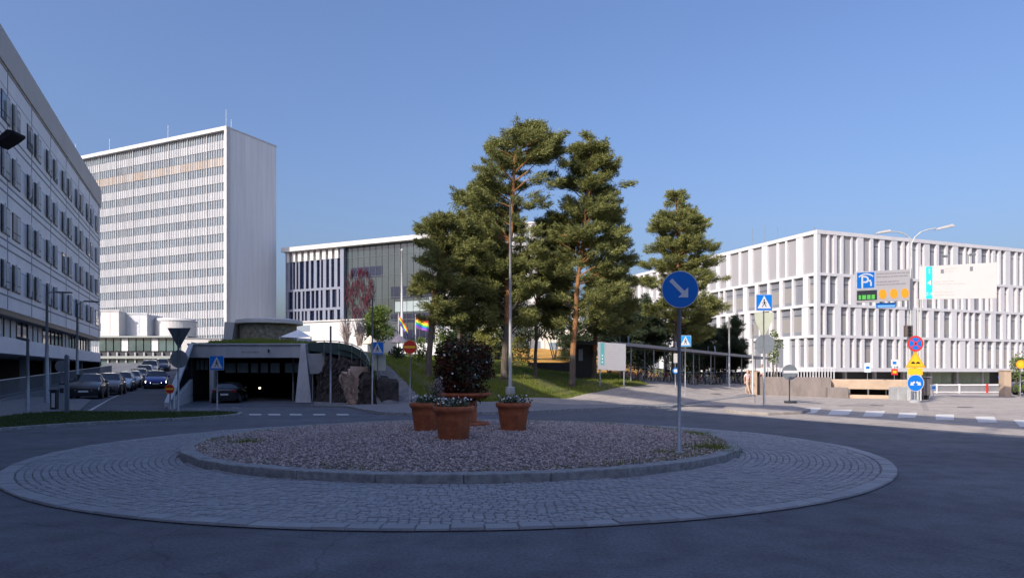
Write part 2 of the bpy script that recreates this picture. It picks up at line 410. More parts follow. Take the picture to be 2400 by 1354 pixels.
# pavements
pv = [(X(850, 29), 29.2), (X(905, 26.6), 26.6), (X(1010, 25.8), 25.8), (X(1200, 27.2), 27.2), (X(1330, 29), 29), (X(1470, 31), 31), (X(1560, 31.6), 31.6), (X(1640, 36), 36), (X(1765, 46.5), 46.5),
      (X(1765, 52), 52), (X(1540, 33.05), 33.05), (X(1330, 33.05), 33.05), (X(1180, 36.6), 36.6), (X(1010, 34.7), 34.7), (X(868, 33.7), 33.7), (X(735, 50), 50), (X(735, 44), 44), (X(790, 36), 36)]
def pvz(x, y): return ramp_z(x, y) * min(1, max(0, (X(900, y) - x) / 2.5)) if y > 31 else 0
struct(patch("pavement", pv, .10, m_ped, lambda x, y: pvz(x, y), 1.5))
kb = MB(); kerb(kb, [(X(735, 44), 44), (X(790, 36), 36), *pv[0:9]], -.16, .115, -.3, False, 1.0)
for i, v in enumerate(kb.v): kb.v[i] = (v[0], v[1], v[2] + pvz(v[0], v[1]))
struct(bevel(fix(kb.build("pavement_kerb", m_kerb)), .012, 1))
isl = [G(1700, 957), G(1790, 953), G(1865, 957), G(1900, 964), G(1880, 970), G(1800, 973), G(1730, 969), G(1695, 963)]
isl = [(x, y) for x, y in isl]
kb = MB(); kb.slab([(x, y) for x, y in isl], -.05, .11); struct(bevel(fix(kb.build("traffic_island", m_pave)), .03, 2))
plaza = [(X(1560, 29.6), 29.6), (X(1700, 26.6), 26.6), (X(1900, 23), 23), (X(2150, 20), 20), (X(2440, 17.4), 17.4), (27, 10), (60, 10), (60, 30), (90, 100), (40, 100), (X(1768, 60), 60), (X(1768, 47), 47), (X(1645, 35.5), 35.5)]  # near edge follows the shadow edge, so the lit strip is in the colour
struct(patch("side_road", plaza, .004, m_pave))
# road markings
mk = MB()
def mark(pts, z=.010): mk.add([(x, y, z) for x, y in pts], [tuple(range(len(pts)))])
for x0, x1, y0, y1, dx in [(1872, 1925, 956, 968, -14), (1950, 1998, 960, 972, -10), (2030, 2075, 963, 976, -8), (2108, 2150, 967, 979, -5), (2193, 2236, 971, 984, 0), (2285, 2330, 976, 990, 8), (2375, 2425, 984, 1000, 16)]:
    mark([G(x0 + dx, y1), G(x1 + dx, y1), G(x1 + 0, y0), G(x0 + 0, y0)])
for x0 in (188, 228, 270, 312, 352): mark([G(x0, 968), G(x0 + 27, 968), G(x0 + 27, 964.5), G(x0, 964.5)])
for x0 in (585, 630, 680, 735, 790): mark([G(x0, 973), G(x0 + 28, 973), G(x0 + 26, 970), G(x0 - 2, 970)])
mark([G(205, 962.5), G(214, 962.5), (X(262, 43), 43), (X(259, 43), 43)])
struct(mk.build("road_markings", m_paint))
mk2 = MB(); pl = [(43, 259, 262)] + [(y, 259 + (y - 43) * 3.0, 262 + (y - 43) * 3.0 - .3) for y in range(46, 76, 3)]
for (ya, a0, a1), (yb, b0, b1) in zip(pl, pl[1:]):
    mk2.add([(X(a0, ya), ya, lz(ya) + .014), (X(a0, ya) + .12, ya, lz(ya) + .014), (X(b0, yb) + .12, yb, lz(yb) + .014), (X(b0, yb), yb, lz(yb) + .014)], [(0, 1, 2, 3)])
struct(mk2.build("lane_line", m_paint))
mk3 = MB(); mk3.add([(X(558, 33), 33, ramp_z(0, 33) + .012), (X(562, 33), 33, ramp_z(0, 33) + .012), (X(545, 38), 38, ramp_z(0, 38) + .012), (X(541, 38), 38, ramp_z(0, 38) + .012)], [(0, 1, 2, 3)]); struct(mk3.build("ramp_line", m_paint))
mh = MB(); mh.lathe([(.42, 0), (.42, .012)], 20); struct(mh.build("manhole_cover", m_dark, loc=(X(1676, 47), 47, hz(1676, 47) + .02)))
for px, py, lb in ((1545, 951, 1), (2055, 950, 0), (2262, 954, 0)):
    b_ = MB(); x_, y_ = G(px, py); b_.lathe([(.32, .005), (.32, .014), (.27, .014), (.26, .011)], 24, (x_, y_, 0)); struct(b_.build("manhole_cover", m_dark))
# repaired strips in the asphalt
m_rep = asphalt("asphalt_repair", (.17, .18, .205), .2, .2); m_rep2 = asphalt("pale_asphalt_repair", (.48, .43, .39), .2, .2)
for pl_, m_ in (([(-60, 1085), (8, 1078), (-50, 1120), (-200, 1130)], m_rep), ([(1960, 948), (2050, 946), (2060, 951), (1968, 953)], m_rep2), ([(2150, 925), (2162, 925), (2178, 962), (2164, 962)], m_rep2)):
    struct(patch("road_repair", [G(a, c) for a, c in pl_], .008, m_))
# lawn triangle on the left
lawn = [G(-260, 1045), G(0, 1009), G(160, 998), G(300, 990), G(430, 984), G(520, 979), G(556, 974), G(560, 970.5), G(500, 969), G(400, 969.5), G(300, 969.5), G(160, 968), G(60, 974), G(0, 982), G(-260, 1010)]
m_lawn = mat("shaded_lawn_blades", (.045, .085, .012), .8, 0, 1, col2=(.07, .10, .015), island=True)  # darker copy of the bank grass, shade is put into the colour
struct(patch("lawn", lawn, .09, mat("shaded_lawn_soil", (.035, .06, .012), .95, .4, 1.2, 1, 20)))
kb = MB(); kerb(kb, lawn, -.15, .095, -.05, True, 1.0); struct(bevel(fix(kb.build("lawn_kerb", m_kerb)), .012, 1))
walk = [G(-260, 1009), G(0, 981.5), G(60, 973.5), G(160, 967.5), (X(188, 29), 29), (X(215, 40), 40), (X(160, 45), 45), (X(60, 44), 44), (X(-200, 30), 30)]
struct(patch("footway", walk, .05, m_ped))
def blades(name, pts, h0, h1, wd, m):
    n = len(pts); d = unit(n) * .45; d[:, 2] = 1; d /= np.linalg.norm(d, axis=1, keepdims=True)
    return cloud_mesh(name, pts, d, unit(n), nr.uniform(h0, h1, n), np.full(n, wd), m, tri=True)
def inside(poly, x, y):
    c = False; n = len(poly)
    for i in range(n):
        (x0, y0), (x1, y1) = poly[i], poly[i - 1]
        if (y0 > y) != (y1 > y) and x < (x1 - x0) * (y - y0) / (y1 - y0) + x0: c = not c
    return c
pts = []
while len(pts) < 16000:
    x, y = rnd.uniform(-19, -9), rnd.uniform(17, 27.5)
    if inside(lawn, x, y): pts.append((x, y, .085))
stuff(tag(blades("lawn_grass", np.array(pts), .03, .09, .02, m_lawn), "short green grass, darkened for shade, on the kerbed wedge left of the roundabout", "grass"))
pts = []
while len(pts) < 60000:
    px = rnd.uniform(870, 1560); Y = foot(px) + rnd.random() ** 1.7 * 25
    if px < 1010 and px > 880 and Y < 33.6 + .075 * (1010 - px) * .9 + .8: continue
    if Y < grassfoot(px) or (px > 1470 and 46 < Y < 58 and px > 1430 + (58 - Y) * 8) or px > 1546: continue
    pts.append((X(px, Y), Y, hz(px, Y) - .01))
stuff(tag(blades("bank_grass", np.array(pts), .06, .22, .035, m_grass), "green grass growing over the bank under the pines", "grass"))
pts = []
while len(pts) < 3200:                   # thin growth creeping in along the kerb, thicker on the right
    a_ = rnd.uniform(0, 6.283); k_ = .5 + .5 * math.sin(a_ * 5 + 1.3) * math.sin(a_ * 11)
    if rnd.random() > (.12 + .5 * max(0, math.cos(a_)) + .35 * (k_ > .7)): continue
    rr_ = IR - .30 - abs(rnd.gauss(0, .28)); x, y = IC.x + rr_ * math.cos(a_), IC.y + rr_ * math.sin(a_); pts.append((x, y, iz(x, y) - .01))
stuff(tag(blades("kerb_weeds", np.array(pts), .03, .11, .014, m_grass), "sparse weeds creeping in along the inside of the island kerb", "weeds"))
# weeds in the island
for i, (px, Y, s, lb) in enumerate([(578, 14.3, .17, "low green weed tuft at the left edge of the pink gravel"), (1662, 13.4, .22, "yellow green weed tuft by the kerb right of the blue arrow sign"), (1560, 12.6, .12, "small weed tuft in the gravel left of the arrow sign foot"), (1700, 12.9, .09, "tiny weed growing outside the island kerb on the right"), (1640, 16.6, .14, "dark weed tuft at the far right edge of the gravel island")]):
    x, y = X(px, Y), Y; n = int(260 * s / .15); c = np.stack([nr.normal(0, s * 1.1, n) + x, nr.normal(0, s * .6, n) + y, np.full(n, iz(x, y) - .01)], 1)
    d = unit(n) * .6; d[:, 2] = np.abs(d[:, 2]) + .5; d /= np.linalg.norm(d, axis=1, keepdims=True)
    tag(cloud_mesh("weed", c, d, unit(n), nr.uniform(.4, 1, n) * s, np.full(n, .012), m_grass, tri=True), lb, "weed")

# ================================================================== BUILDINGS
class Fac:                                # facade frame: u along, z up, d outward
    def __init__(s, o, d, n): s.o = Vector(o[:2]); s.d = Vector(d[:2]).normalized(); s.n = Vector(n[:2]).normalized()
    def p(s, u, d=0): q = s.o + s.d * u + s.n * d; return (q.x, q.y)
    def pt(s, u, z, d=0): return (*s.p(u, d), z)
    def box(s, mb, u0, u1, z0, z1, d0, d1, m=None):
        q = [s.p(u0, d1), s.p(u1, d1), s.p(u1, d0), s.p(u0, d0)]
        a = sum(q[i][0] * q[(i + 1) % 4][1] - q[(i + 1) % 4][0] * q[i][1] for i in range(4))
        if a < 0: q.reverse()
        mb.hexa([(*k, z0) for k in q] + [(*k, z1) for k in q], m)
def one_or_many(items, cap, near, name, root, rest=None):
    """items: list of (depth, builder(mb)); the largest-showing get a mesh each, the rest share one"""
    items.sort(key=lambda q: q[0]); r = MB(); n = 0
    for k, (dd, f, m) in enumerate(items):
        if k < cap: b = MB(); f(b); b.build(name, m, root)
        else: f(r); n += 1
    if n: stuff(r.build((rest or name) + "_rows", items[-1][2] if not r.mats else None, root))

# ---- left building (in its own shade) -------------------------------------------------
m_panel = mat("light_grey_panels", (.84, .82, .83), .6, .1, .5, stretch=(1, 1, .3))
m_parapet = mat("parapet_sheet", (.50, .45, .42), .6, .1, .4)
m_groove = mat("panel_groove", (.26, .265, .29), .7)
m_blind = mat("window_blind", (.62, .62, .60), .7, .1, 3)
m_fin = mat("frosted_glass_fin", (.85, .88, .90), .4, .05, 3, spec=.4, trans=.5)
LB = thing("office_building", "long shaded light grey panel building along the left edge with frosted window fins", "building", (FO.x, FO.y, 0))
def Lp(name, mb, m, parent=LB):
    o = mb.build(name, m, parent); o.matrix_parent_inverse = LB.matrix_world.inverted() if False else Matrix.Translation(-LB.location); return o
lf = Fac(FO, -FD, FN)                     # u grows from the far corner towards and past the camera
LEN = 190
wl = MB()
lf.box(wl, 0, LEN, 5.45, 20.2, -20, 0); lf.box(wl, 0, LEN, 2.75, 3.75, -20, .05); lf.box(wl, 0, LEN, 3.75, 5.45, -20, -.9)
Lp("wall", wl, m_panel)
pp = MB(); lf.box(pp, -.1, LEN, 20.2, 22.1, -20, .12); Lp("parapet", pp, m_parapet)
gv = MB()
for z in (16.35, 15.85, 13.0, 12.5, 9.6, 9.1, 6.25, 20.0): lf.box(gv, 0, LEN, z, z + .11, 0, .02)
for z in (14.9, 11.5, 8.1, 18.9): lf.box(gv, 0, LEN, z, z + .03, 0, .012)
u = 1.2
while u < 110: lf.box(gv, u, u + .05, 5.5, 20.2, 0, .025); u += 6.3
Lp("panel_joints", gv, m_groove)
items, fins, sills = [], [], MB()
u = 1.6; k = 0
while u < 84:
    wd = 1.35 if k % 3 == 1 else 1.75
    for zi, zb in enumerate((16.85, 13.4, 10.0, 6.7)):
        def fb(b, u=u, zb=zb, wd=wd, q=rnd.random(), q2=rnd.uniform(.25, .9)):
            lf.box(b, u - .09, u + wd + .09, zb - .02, zb + 1.68, 0, .05, m_dark)
            lf.box(b, u, u + wd * .42, zb + .06, zb + 1.6, .05, .06, m_glass if q > .7 else m_blind)
            lf.box(b, u + wd * .46, u + wd, zb + .06, zb + 1.6, .05, .06, m_glass if q2 > .4 else m_blind)
            if q > .45: lf.box(b, u + .06, u + wd * .4, zb + 1.6 - 1.4 * q2, zb + 1.58, .06, .065, m_blind)
            lf.box(b, u, u + wd, zb + .42, zb + .47, .06, .075, m_dark)
        items.append((abs(u - 26) + (0 if u < 52 else 99), fb, None))
        if u < 56 and rnd.random() < .85: fins.append((u + wd - 1.35, zb))
    u += wd + (.85 if k % 2 else 2.1); k += 1
def flush(items, cap, name, root, inv):
    items.sort(key=lambda q: q[0]); r = MB()
    for k, (dd, f, m) in enumerate(items):
        b = MB() if k < cap else r; f(b)
        if k < cap: o = b.build(name, m, root); o.matrix_parent_inverse = inv
    if r.v: o = stuff(r.build(name + "_rows", items[0][2], root)); o.matrix_parent_inverse = inv
linv = Matrix.Translation(-LB.location)
flush(items, 100, "window", LB, linv)
fitems = []
for (u, zb) in fins:
    def ff(b, u=u, zb=zb):
        q = [lf.p(u + 1.0, .07), lf.p(u + 1.03, .07), lf.p(u + 2.1, .42), lf.p(u + 2.07, .42)]
        b.hexa([(*a, zb + .05) for a in q] + [(*a, zb + 1.65) for a in q])
    fitems.append((u, ff, m_fin))
flush(fitems, 100, "glass_fin", LB, linv)
# strip window and the dark opening under it
sitems = []
u = .6
while u < 92:
    def fs_(b, u=u, q=rnd.random()):
        lf.box(b, u, u + 1.5, 3.76, 5.42, -.9, -.86, m_blind if q > .62 else m_fin if q > .5 else m_glass); lf.box(b, u + 1.5, u + 1.62, 3.76, 5.42, -.9, -.8, m_dark)
    sitems.append((u, fs_, None)); u += 1.62
flush(sitems, 100, "strip_window", LB, linv)
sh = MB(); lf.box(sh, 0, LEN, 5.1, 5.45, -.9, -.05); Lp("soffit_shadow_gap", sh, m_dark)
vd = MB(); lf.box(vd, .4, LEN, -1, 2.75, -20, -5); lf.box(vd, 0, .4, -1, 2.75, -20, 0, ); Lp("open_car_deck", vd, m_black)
pc = MB()
for u in range(4, 100, 8):
    pc = MB(); lf.box(pc, u, u + .5, -.5, 2.75, -1.6, -1.1); Lp("deck_column", pc, m_concrete)
rs = MB(); lf.box(rs, -.5, LEN, 27.2, 29.5, -4.3, -4.0)  # raised beam out of view, added to cast the shadow strip on the road
for u in range(0, LEN, 12): lf.box(rs, u, u + .12, 22.5, 27.2, -4.25, -4.1)
Lp("shadow_strip_caster", rs, m_parapet)
# ---- unseen block added behind the camera to cut sky light on the foreground --------
BK = thing("skylight_blocker", "plain grey block added unseen behind the viewpoint to cut sky light", "building", (10, -26, 0)); bki = Matrix.Translation(-BK.location)
def _bk():
    b = MB(); b.box(-14, 75, -40, -26, 0, 18); o = b.build("wall", mat("blocker_grey", (.30, .29, .28), .8, .2, .4), BK); o.matrix_parent_inverse = bki
    b = MB(); b.box(-14.2, 75.2, -40.2, -25.8, 18, 18.5); o = b.build("roof_edge", m_dark, BK); o.matrix_parent_inverse = bki
    for i in range(22):
        for j in range(3): b = MB(); b.box(-12 + i * 4, -10 + i * 4, -25.99, -25.96, 3 + j * 5, 5.2 + j * 5); o = b.build("window", m_glass, BK); o.matrix_parent_inverse = bki
_bk()
# ramp wall and railing in front of the opening
RW = thing("ramp_wall", "grey ramp wall with steel railing climbing below the dark opening on the left", "wall", (FO.x, FO.y, 0))
def rz(u): return max(.0, 1.35 - u * .026)
bw = MB()
for u in range(0, 60, 4):
    q = [lf.p(u + 4, 1.3), lf.p(u, 1.3), lf.p(u, 1.0), lf.p(u + 4, 1.0)]
    bw.hexa([(*a, -1) for a in q] + [(*q[0], rz(u + 4) - .0), (*q[1], rz(u)), (*q[2], rz(u)), (*q[3], rz(u + 4))])
o = fix(bw.build("wall_face", m_ped, RW)); o.matrix_parent_inverse = linv
rl = MB(); rl.tube([lf.pt(u, rz(u) + 1.0, 1.15) for u in range(0, 61, 4)], .04, 6)
rl.tube([lf.pt(u, rz(u) + .15, 1.15) for u in range(0, 61, 4)], .02, 5)
u = 0
while u < 60: rl.tube([lf.pt(u, rz(u), 1.15), lf.pt(u, rz(u) + 1.0, 1.15)], .014, 4, cap=False); u += .22
o = rl.build("railing", m_steel, RW); o.matrix_parent_inverse = linv

# ---- tower ----------------------------------------------------------------------------
TY = 140.0
tc_ = (X(533, TY), TY); tf = Fac(tc_, (-.9017, .4325), (-.4325, -.9017)); tr = Fac(tc_, (.4325, .9017), (.9017, -.4325))
m_twhite = mat("tower_white", (.55, .54, .53), .5, .06, .3)
m_tglass = mat("tower_glass", (.26, .31, .35), .3, 0, .3, spec=.6, col2=(.17, .21, .25), island=True)
m_tpan = mat("tower_spandrel", (.42, .43, .445), .5, 0, 1, col2=(.33, .345, .365), island=True)
m_tbrown = mat("tower_brown_spandrel", (.31, .25, .20), .5, 0, 1, col2=(.40, .37, .34), island=True)
m_tside = mat("tower_side_panels", (.80, .80, .80), .5, .14, .5, stretch=(3, 3, .12))
TW = thing("high_rise_tower", "tall white slab tower with window bands rising behind the left building", "building", (*tc_, 0))
tinv = Matrix.Translation(-TW.location)
def part(root, inv, name, mb, m=None):
    o = mb.build(name, m, root); o.matrix_parent_inverse = inv; return o
TH = 50.4
b = MB(); q = [tf.p(70), tf.p(0), tr.p(13.2), tuple(Vector(tf.p(70)) + tr.d * 13.2)]
b.slab([tf.p(70, -.5), tf.p(.02, -.5), tuple(Vector(tr.p(13.2)) + tf.d * .02), tuple(Vector(tf.p(70)) + tr.d * 13.2)], -1, TH - .1); fix(part(TW, tinv, "wall", b, m_twhite))
b = MB(); tr.box(b, .0, 13.2, -1, TH - .3, -.3, .02)
for i in range(1, 6): tr.box(b, i * 2.2, i * 2.2 + .04, -1, TH - .3, .02, .05, None)
for k in range(1, 15): tr.box(b, .0, 13.2, TH - .8 - k * 3.38, TH - .77 - k * 3.38, .02, .035)
part(TW, tinv, "end_wall", b, m_tside)
b = MB()
tf.box(b, -.25, 70, TH - .75, TH, -.5, .5); tf.box(b, -.3, .35, -1, TH - .752, -.45, .5); tr.box(b, -.2, 13.3, TH - .298, TH, -.3, .1)
part(TW, tinv, "white_frame", b, m_twhite)
b1, b2, b3 = MB(), MB(), MB(); titems = []
fh = 3.38
nm = 30
for k in range(15):
    zt = TH - .8 - k * fh
    for bay in range(12):
        u0 = .35 + bay * 5.6
        tf.box(b3, u0 + 5.48, u0 + 5.6, -1 if k == 14 else zt - fh, zt, -.48, -.05)
        for j in range(8):
            u = u0 + j * .685
            if u > 52: continue
            def ft(b, u=u, zt=zt): tf.box(b, u + .1, u + .58, zt - 1.55, zt - .06, -.48, -.32)
            titems.append((k * .5 + u * 1.0 + (k % 3) * .1, ft, m_tglass))
            tf.box(b2 if k == 2 and False else b1 if k != 1 else b2, u + .03, u + .655, zt - fh + .06, zt - 1.62, -.48, -.25)
            tf.box(b3, u - .03, u + .03, zt - fh, zt, -.48, -.12)
flush(titems, 100, "window", TW, tinv)
part(TW, tinv, "spandrel_panels", b1, m_tpan); part(TW, tinv, "brown_spandrels", b2, m_tbrown); part(TW, tinv, "mullions", b3, m_twhite)
for u, h in ((.6, 2.0), (2, 4.2), (19, 3.6), (38, 3.4), (50, 4)): b = MB(); b.tube([tf.pt(u, TH, -1.5), tf.pt(u, TH + h, -1.5)], .04, 5); part(TW, tinv, "roof_aerial", b, m_steel)

# ---- middle building with glass front ---------------------------------------------------
MY = 152.0
mc = (X(672, MY), MY); mf = Fac(mc, (.9017, -.4325), (-.4325, -.9017)); ms_ = Fac(mc, (.4325, .9017), (-.9017, .4325))
m_mfin = mat("blue_grey_fin", (.19, .21, .27), .5, .08, .5)
m_mglass = mat("navy_glass", (.006, .012, .04), .1, .3, .4, spec=.5)
m_agl = mat("green_tinted_glass", (.035, .055, .06), .06, .5, .07, spec=.8)
MBd = thing("glass_front_building", "flat roofed building with navy fin windows and a large green glass front behind the pines", "building", (*mc, 0)); minv = Matrix.Translation(-MBd.location)
zr = Z(583, MY)
b = MB(); b.slab([mf.p(-.0, -.5), mf.p(46, -.5), mf.p(46, -25), mf.p(0, -25)], -1, zr - .2); fix(part(MBd, minv, "wall", b, m_twhite))
b = MB(); mf.box(b, -.5, 46.5, zr - .9, zr, -25, 1.2); part(MBd, minv, "roof_edge", b, m_white)
b = MB(); mf.box(b, 0, .3, 11, zr - 1.0, -.5, .35); mf.box(b, 14.9, 15.8, 9, zr - .9, -.5, .5)
zs = [zr - .95, zr - 2.8, zr - 9.2, zr - 13.4, zr - 17.6, zr - 19.6]
for z in zs[2:5]: mf.box(b, .3, 14.9, z - .25, z + .25, -.5, .33)
part(MBd, minv, "floor_edges", b, m_mfin)
bf, bg, bt = MB(), MB(), MB(); mit = []
bt_items = []
for k in range(4):
    zt, zb = zs[k + 1] - .25, zs[k + 2] + .25
    u = .4
    while u < 14.4:
        wf = rnd.choice((.35, .55, .8)); wg = rnd.choice((.55, .8, 1.15))
        mf.box(bf, u, u + wf, zb, zt, -.5, .3)
        def fm(b, u=u + wf, w_=wg, zb=zb, zt=zt): mf.box(b, u, min(u + w_, 14.85), zb, zt, -.5, -.12)
        mit.append((u, fm, m_mglass)); u += wf + wg
u = .1
while u < 14.8:
    mf.box(bt, u, u + .95, zs[1] - .25, zs[0], -.4, .34); u += 1.65
flush(mit, 60, "window", MBd, minv); part(MBd, minv, "fins", bf, m_mfin); part(MBd, minv, "roof_fins", bt, m_white)
b = MB(); u = 15.8
while u < 44.5: mf.box(b, u, u + 1.44, 7.5, zr - .9, -.5, -.3, m_agl); u += 1.5
ag = part(MBd, minv, "glass_front", b, None)
b = MB(); u = 15.8
while u < 44.5: mf.box(b, u - .03, u + .03, 7.5, zr - .9, -.3, -.2); u += 1.5
for z in (12.0, 16.5, 21.0, 25): mf.box(b, 15.8, 45.5, z, z + .08, -.3, -.21)
part(MBd, minv, "glazing_bars", b, mat("dull_mullions", (.07, .09, .095), .5))
b = MB()
for z0, z1, u0, u1 in ((16.2, 18.6, 27, 42), (11.4, 13.2, 27, 44), (20.8, 23.0, 17, 25), (8, 10, 28, 44)): mf.box(b, u0, u1, z0, z1, -.3, -.27)
part(MBd, minv, "blue_panels", b, m_mglass)
b = MB()
for z0, z1, u0, u1 in ((13.6, 15.6, 28, 44), (15.2, 16.2, 36, 41)): mf.box(b, u0, u1, z0, z1, -.3, -.27)
part(MBd, minv, "pale_panels", b, mat("pale_green_panel", (.30, .36, .36), .4, .2, .3))
b = MB()
uc, zc = 19.3, 17.6
for i in range(400):
    a = rnd.uniform(0, 6.28); rr_ = rnd.random() ** .5; uu = uc + 3.7 * rr_ * math.cos(a); zz = zc + 5.2 * rr_ * math.sin(a)
    if math.sin(uu * 2.3) * math.sin(zz * 1.1 + uu) > .55: continue
    b.tube([mf.pt(uu, zz - rnd.uniform(.3, .8), -.1 + rnd.random() * .3), mf.pt(uu + rnd.uniform(-.25, .25), zz + rnd.uniform(.3, .8), -.1 + rnd.random() * .3)], .05, 4)
RA = tag(b.build("red_facade_artwork", mat("deep_red_lacquer", (.11, .012, .025), .7, 0, 1, col2=(.05, .015, .028), island=True)), "rounded dark red lattice artwork hung on the green glass front", "artwork")
# white base wall with annexe in front of it
BWY = 118.0
ob = thing("annexe_building", "low plain white annexe wall under the navy fin windows", "building", (X(668, BWY), BWY, 0)); oi = Matrix.Translation(-ob.location)
af = Fac((X(668, BWY), BWY), (.9017, -.4325), (-.4325, -.9017))
b = MB(); b.slab([af.p(0), af.p(17), af.p(17, -8), af.p(0, -8)], 2, Z(757, BWY)); fix(part(ob, oi, "wall", b, m_white))
b = MB(); af.box(b, -.2, 17.2, Z(757, BWY), Z(754, BWY), -8, .2); part(ob, oi, "roof", b, m_white)
b = MB(); af.box(b, 1, 5.4, Z(778, BWY), Z(764, BWY), 0, .03); part(ob, oi, "window", b, m_tglass)

# ---- white hospital block behind the pines ----------------------------------------------
def slab_building(name, label, px0, px1, Y, ytop, ybase, depth, wins, wm=m_white, yaw=0.0):
    o = thing(name, label, "building", (X(px0, Y), Y, 0)); inv = Matrix.Translation(-o.location)
    f = Fac((X(px0, Y), Y), (math.cos(yaw), math.sin(yaw)), (math.sin(yaw), -math.cos(yaw)))
    L = X(px1, Y) - X(px0, Y); zt, zb = Z(ytop, Y), Z(ybase, Y)
    b = MB(); b.slab([f.p(0), f.p(L), f.p(L, -depth), f.p(0, -depth)], zb - 4, zt); fix(part(o, inv, "wall", b, wm))
    b = MB(); f.box(b, -.15, L + .15, zt, zt + .35, -depth, .15); part(o, inv, "roof_edge", b, wm)
    nx, nz, wf = wins
    for i in range(nx):
        for j in range(nz):
            cw, ch = L / nx, (zt - zb) / nz
            b = MB(); f.box(b, cw * (i + .5 - wf / 2), cw * (i + .5 + wf / 2), zb + ch * (j + .3), zb + ch * (j + .78), 0, .03)
            part(o, inv, "window", b, m_tglass)
    return o
slab_building("hospital_block", "tall white block showing between the trunks of the biggest pines", 1196, 1276, 132, 524, 850, 18, (3, 5, .32))
slab_building("hospital_wing", "low cream wing seen through the trunks behind the bicycle shelter", 1279, 1600, 128, 728, 850, 16, (9, 2, .5), mat("cream_render", (.74, .66, .54), .7, .08, .5))
slab_building("courtyard_wing", "white low wing behind the rainbow flags", 1020, 1195, 126, 668, 850, 14, (6, 3, .5))

# ---- right building: white fins -----------------------------------------------------------
RY = 85.0
rc = (X(1915, RY), RY); rl_ = Fac(rc, (-.3616, .932), (-.932, -.3616)); rr_f = Fac(rc, (.932, .3616), (.3616, -.932))
m_fw = mat("white_fins", (.60, .595, .605), .5, .10, .8, stretch=(1, 1, .3))
m_mesh = mat("light_grey_mesh_panel", (.31, .305, .315), .7, .08, 1, stretch=(6, 6, .3))
m_rg = mat("warm_grey_glass", (.25, .26, .29), .2, 0, .5, spec=.7, col2=(.14, .148, .17), island=True)
m_rblind = mat("beige_blinds", (.30, .285, .26), .7, 0, 1.2, col2=(.19, .185, .185), island=True)
RB = thing("office_block", "large white four storey office block with irregular vertical fins on the right", "building", (*rc, 0)); rinv = Matrix.Translation(-RB.location)
zt = Z(538, RY)
LV = [Z(y, RY) for y in (640, 712, 786, 864)]
b = MB(); L1, L2 = 44, 52
b.slab([rl_.p(L1, -.42), tuple(Vector(rc) + rl_.n * -.42 + rr_f.n * -.42), rr_f.p(L2, -.42), tuple(Vector(rr_f.p(L2)) + rl_.d * L1)], LV[3] - .3, zt - .3)
fix(part(RB, rinv, "wall", b, m_rblind))
b = MB()
for z, h in [(zt - .45, .45)] + [(z - .22, .34) for z in LV[:3]] + [(LV[3] - .35, .5)]:
    e = .03 if h == .45 else 0
    q = [rl_.p(L1, .0 + e), (rc[0] + (rl_.n.x + rr_f.n.x) * e, rc[1] + (rl_.n.y + rr_f.n.y) * e), rr_f.p(L2, e), tuple(Vector(rr_f.p(L2)) + rl_.d * L1)]
    b.slab(q, z, z + h)
fix(part(RB, rinv, "floor_slabs", b, m_fw))
fins_, meshp, its = MB(), MB(), []
for fi, (fc, L) in enumerate(((rl_, 40), (rr_f, 50))):
    for k in range(4):
        z1 = (zt - .45) if k == 0 else LV[k - 1] - .22; z0 = LV[k] + .12 if k < 3 else LV[3] + .15
        u = 0.0; fc.box(fins_, 0 if fi else .0, .55, z0, z1, -.42, -.012); u = .55; n_ = 0
        while u < L:
            wg = rnd.choice((.7, .9, 1.15, 1.3) if fi else (.9, 1.2, 1.6, 1.8)); wf = rnd.choice((.26, .36, .5, .8, 1.0) if fi else (.3, .42, .6, .85, 1.1))
            panel = k == 0 and (fi == 0 or u < 7.6)
            if panel: fc.box(meshp, u, u + wg, z0, z1, -.42, -.25)
            else:
                def fr(b, fc=fc, u=u, wg=wg, z0=z0, z1=z1, q=rnd.random(), top=(k == 0)):
                    fc.box(b, u + .02, u + wg - .02, z0 + .04, z1 - .02, -.42, -.36, m_rg)
                    if q > .3 and not top: fc.box(b, u + .08, u + wg - .08, z0 + .45, z1 - (.9 + q * .5), -.36, -.352, m_rblind)
                    fc.box(b, u + .02, u + wg - .02, z1 - .95, z1 - .88, -.36, -.33, m_dark)
                its.append((u + (0 if fi else 3), fr, None))
            u += wg; fc.box(fins_, u, u + wf, z0, z1, -.42, -.012 if rnd.random() > .3 else .0 - .06); u += wf
flush(its, 100, "window", RB, rinv)
part(RB, rinv, "fins", fins_, m_fw); part(RB, rinv, "mesh_panels", meshp, m_mesh)
b = MB(); b.slab([rl_.p(40, -2.5), tuple(Vector(rc) - rl_.n * 2.5 - rr_f.n * 2.5), rr_f.p(50, -2.5), tuple(Vector(rr_f.p(50)) + rl_.d * 40)], -.5, LV[3] - .3)
fix(part(RB, rinv, "ground_floor", b, m_dark))
gg = mat("green_glass_screen", (.28, .34, .24), .2, .3, .6)
for i in range(9):
    u = 16.5 + i * 1.9; q = [rr_f.p(u, -2.3), rr_f.p(u + 1.2, -1.8), rr_f.p(u + 1.2, -1.85), rr_f.p(u, -2.35)]
    b = MB(); b.slab(q, 0, LV[3] - .35); fix(part(RB, rinv, "green_screen", b, gg))
for u in range(1, 48, 5): b = MB(); rr_f.box(b, u, u + .35, -.3, LV[3] - .3, -1.9, -1.5); part(RB, rinv, "ground_column", b, m_concrete)
for (u, h) in ((-15, 3.2), (-12.5, 3.2), (-10, 2.6)): b = MB(); b.tube([rl_.pt(-u, zt, -3), rl_.pt(-u, zt + h, -3)], .035, 5); part(RB, rinv, "roof_aerial", b, m_steel)
b = MB(); b.tube([rr_f.pt(2.6, zt, -3), rr_f.pt(2.6, zt + 1.1, -3)], .05, 5)
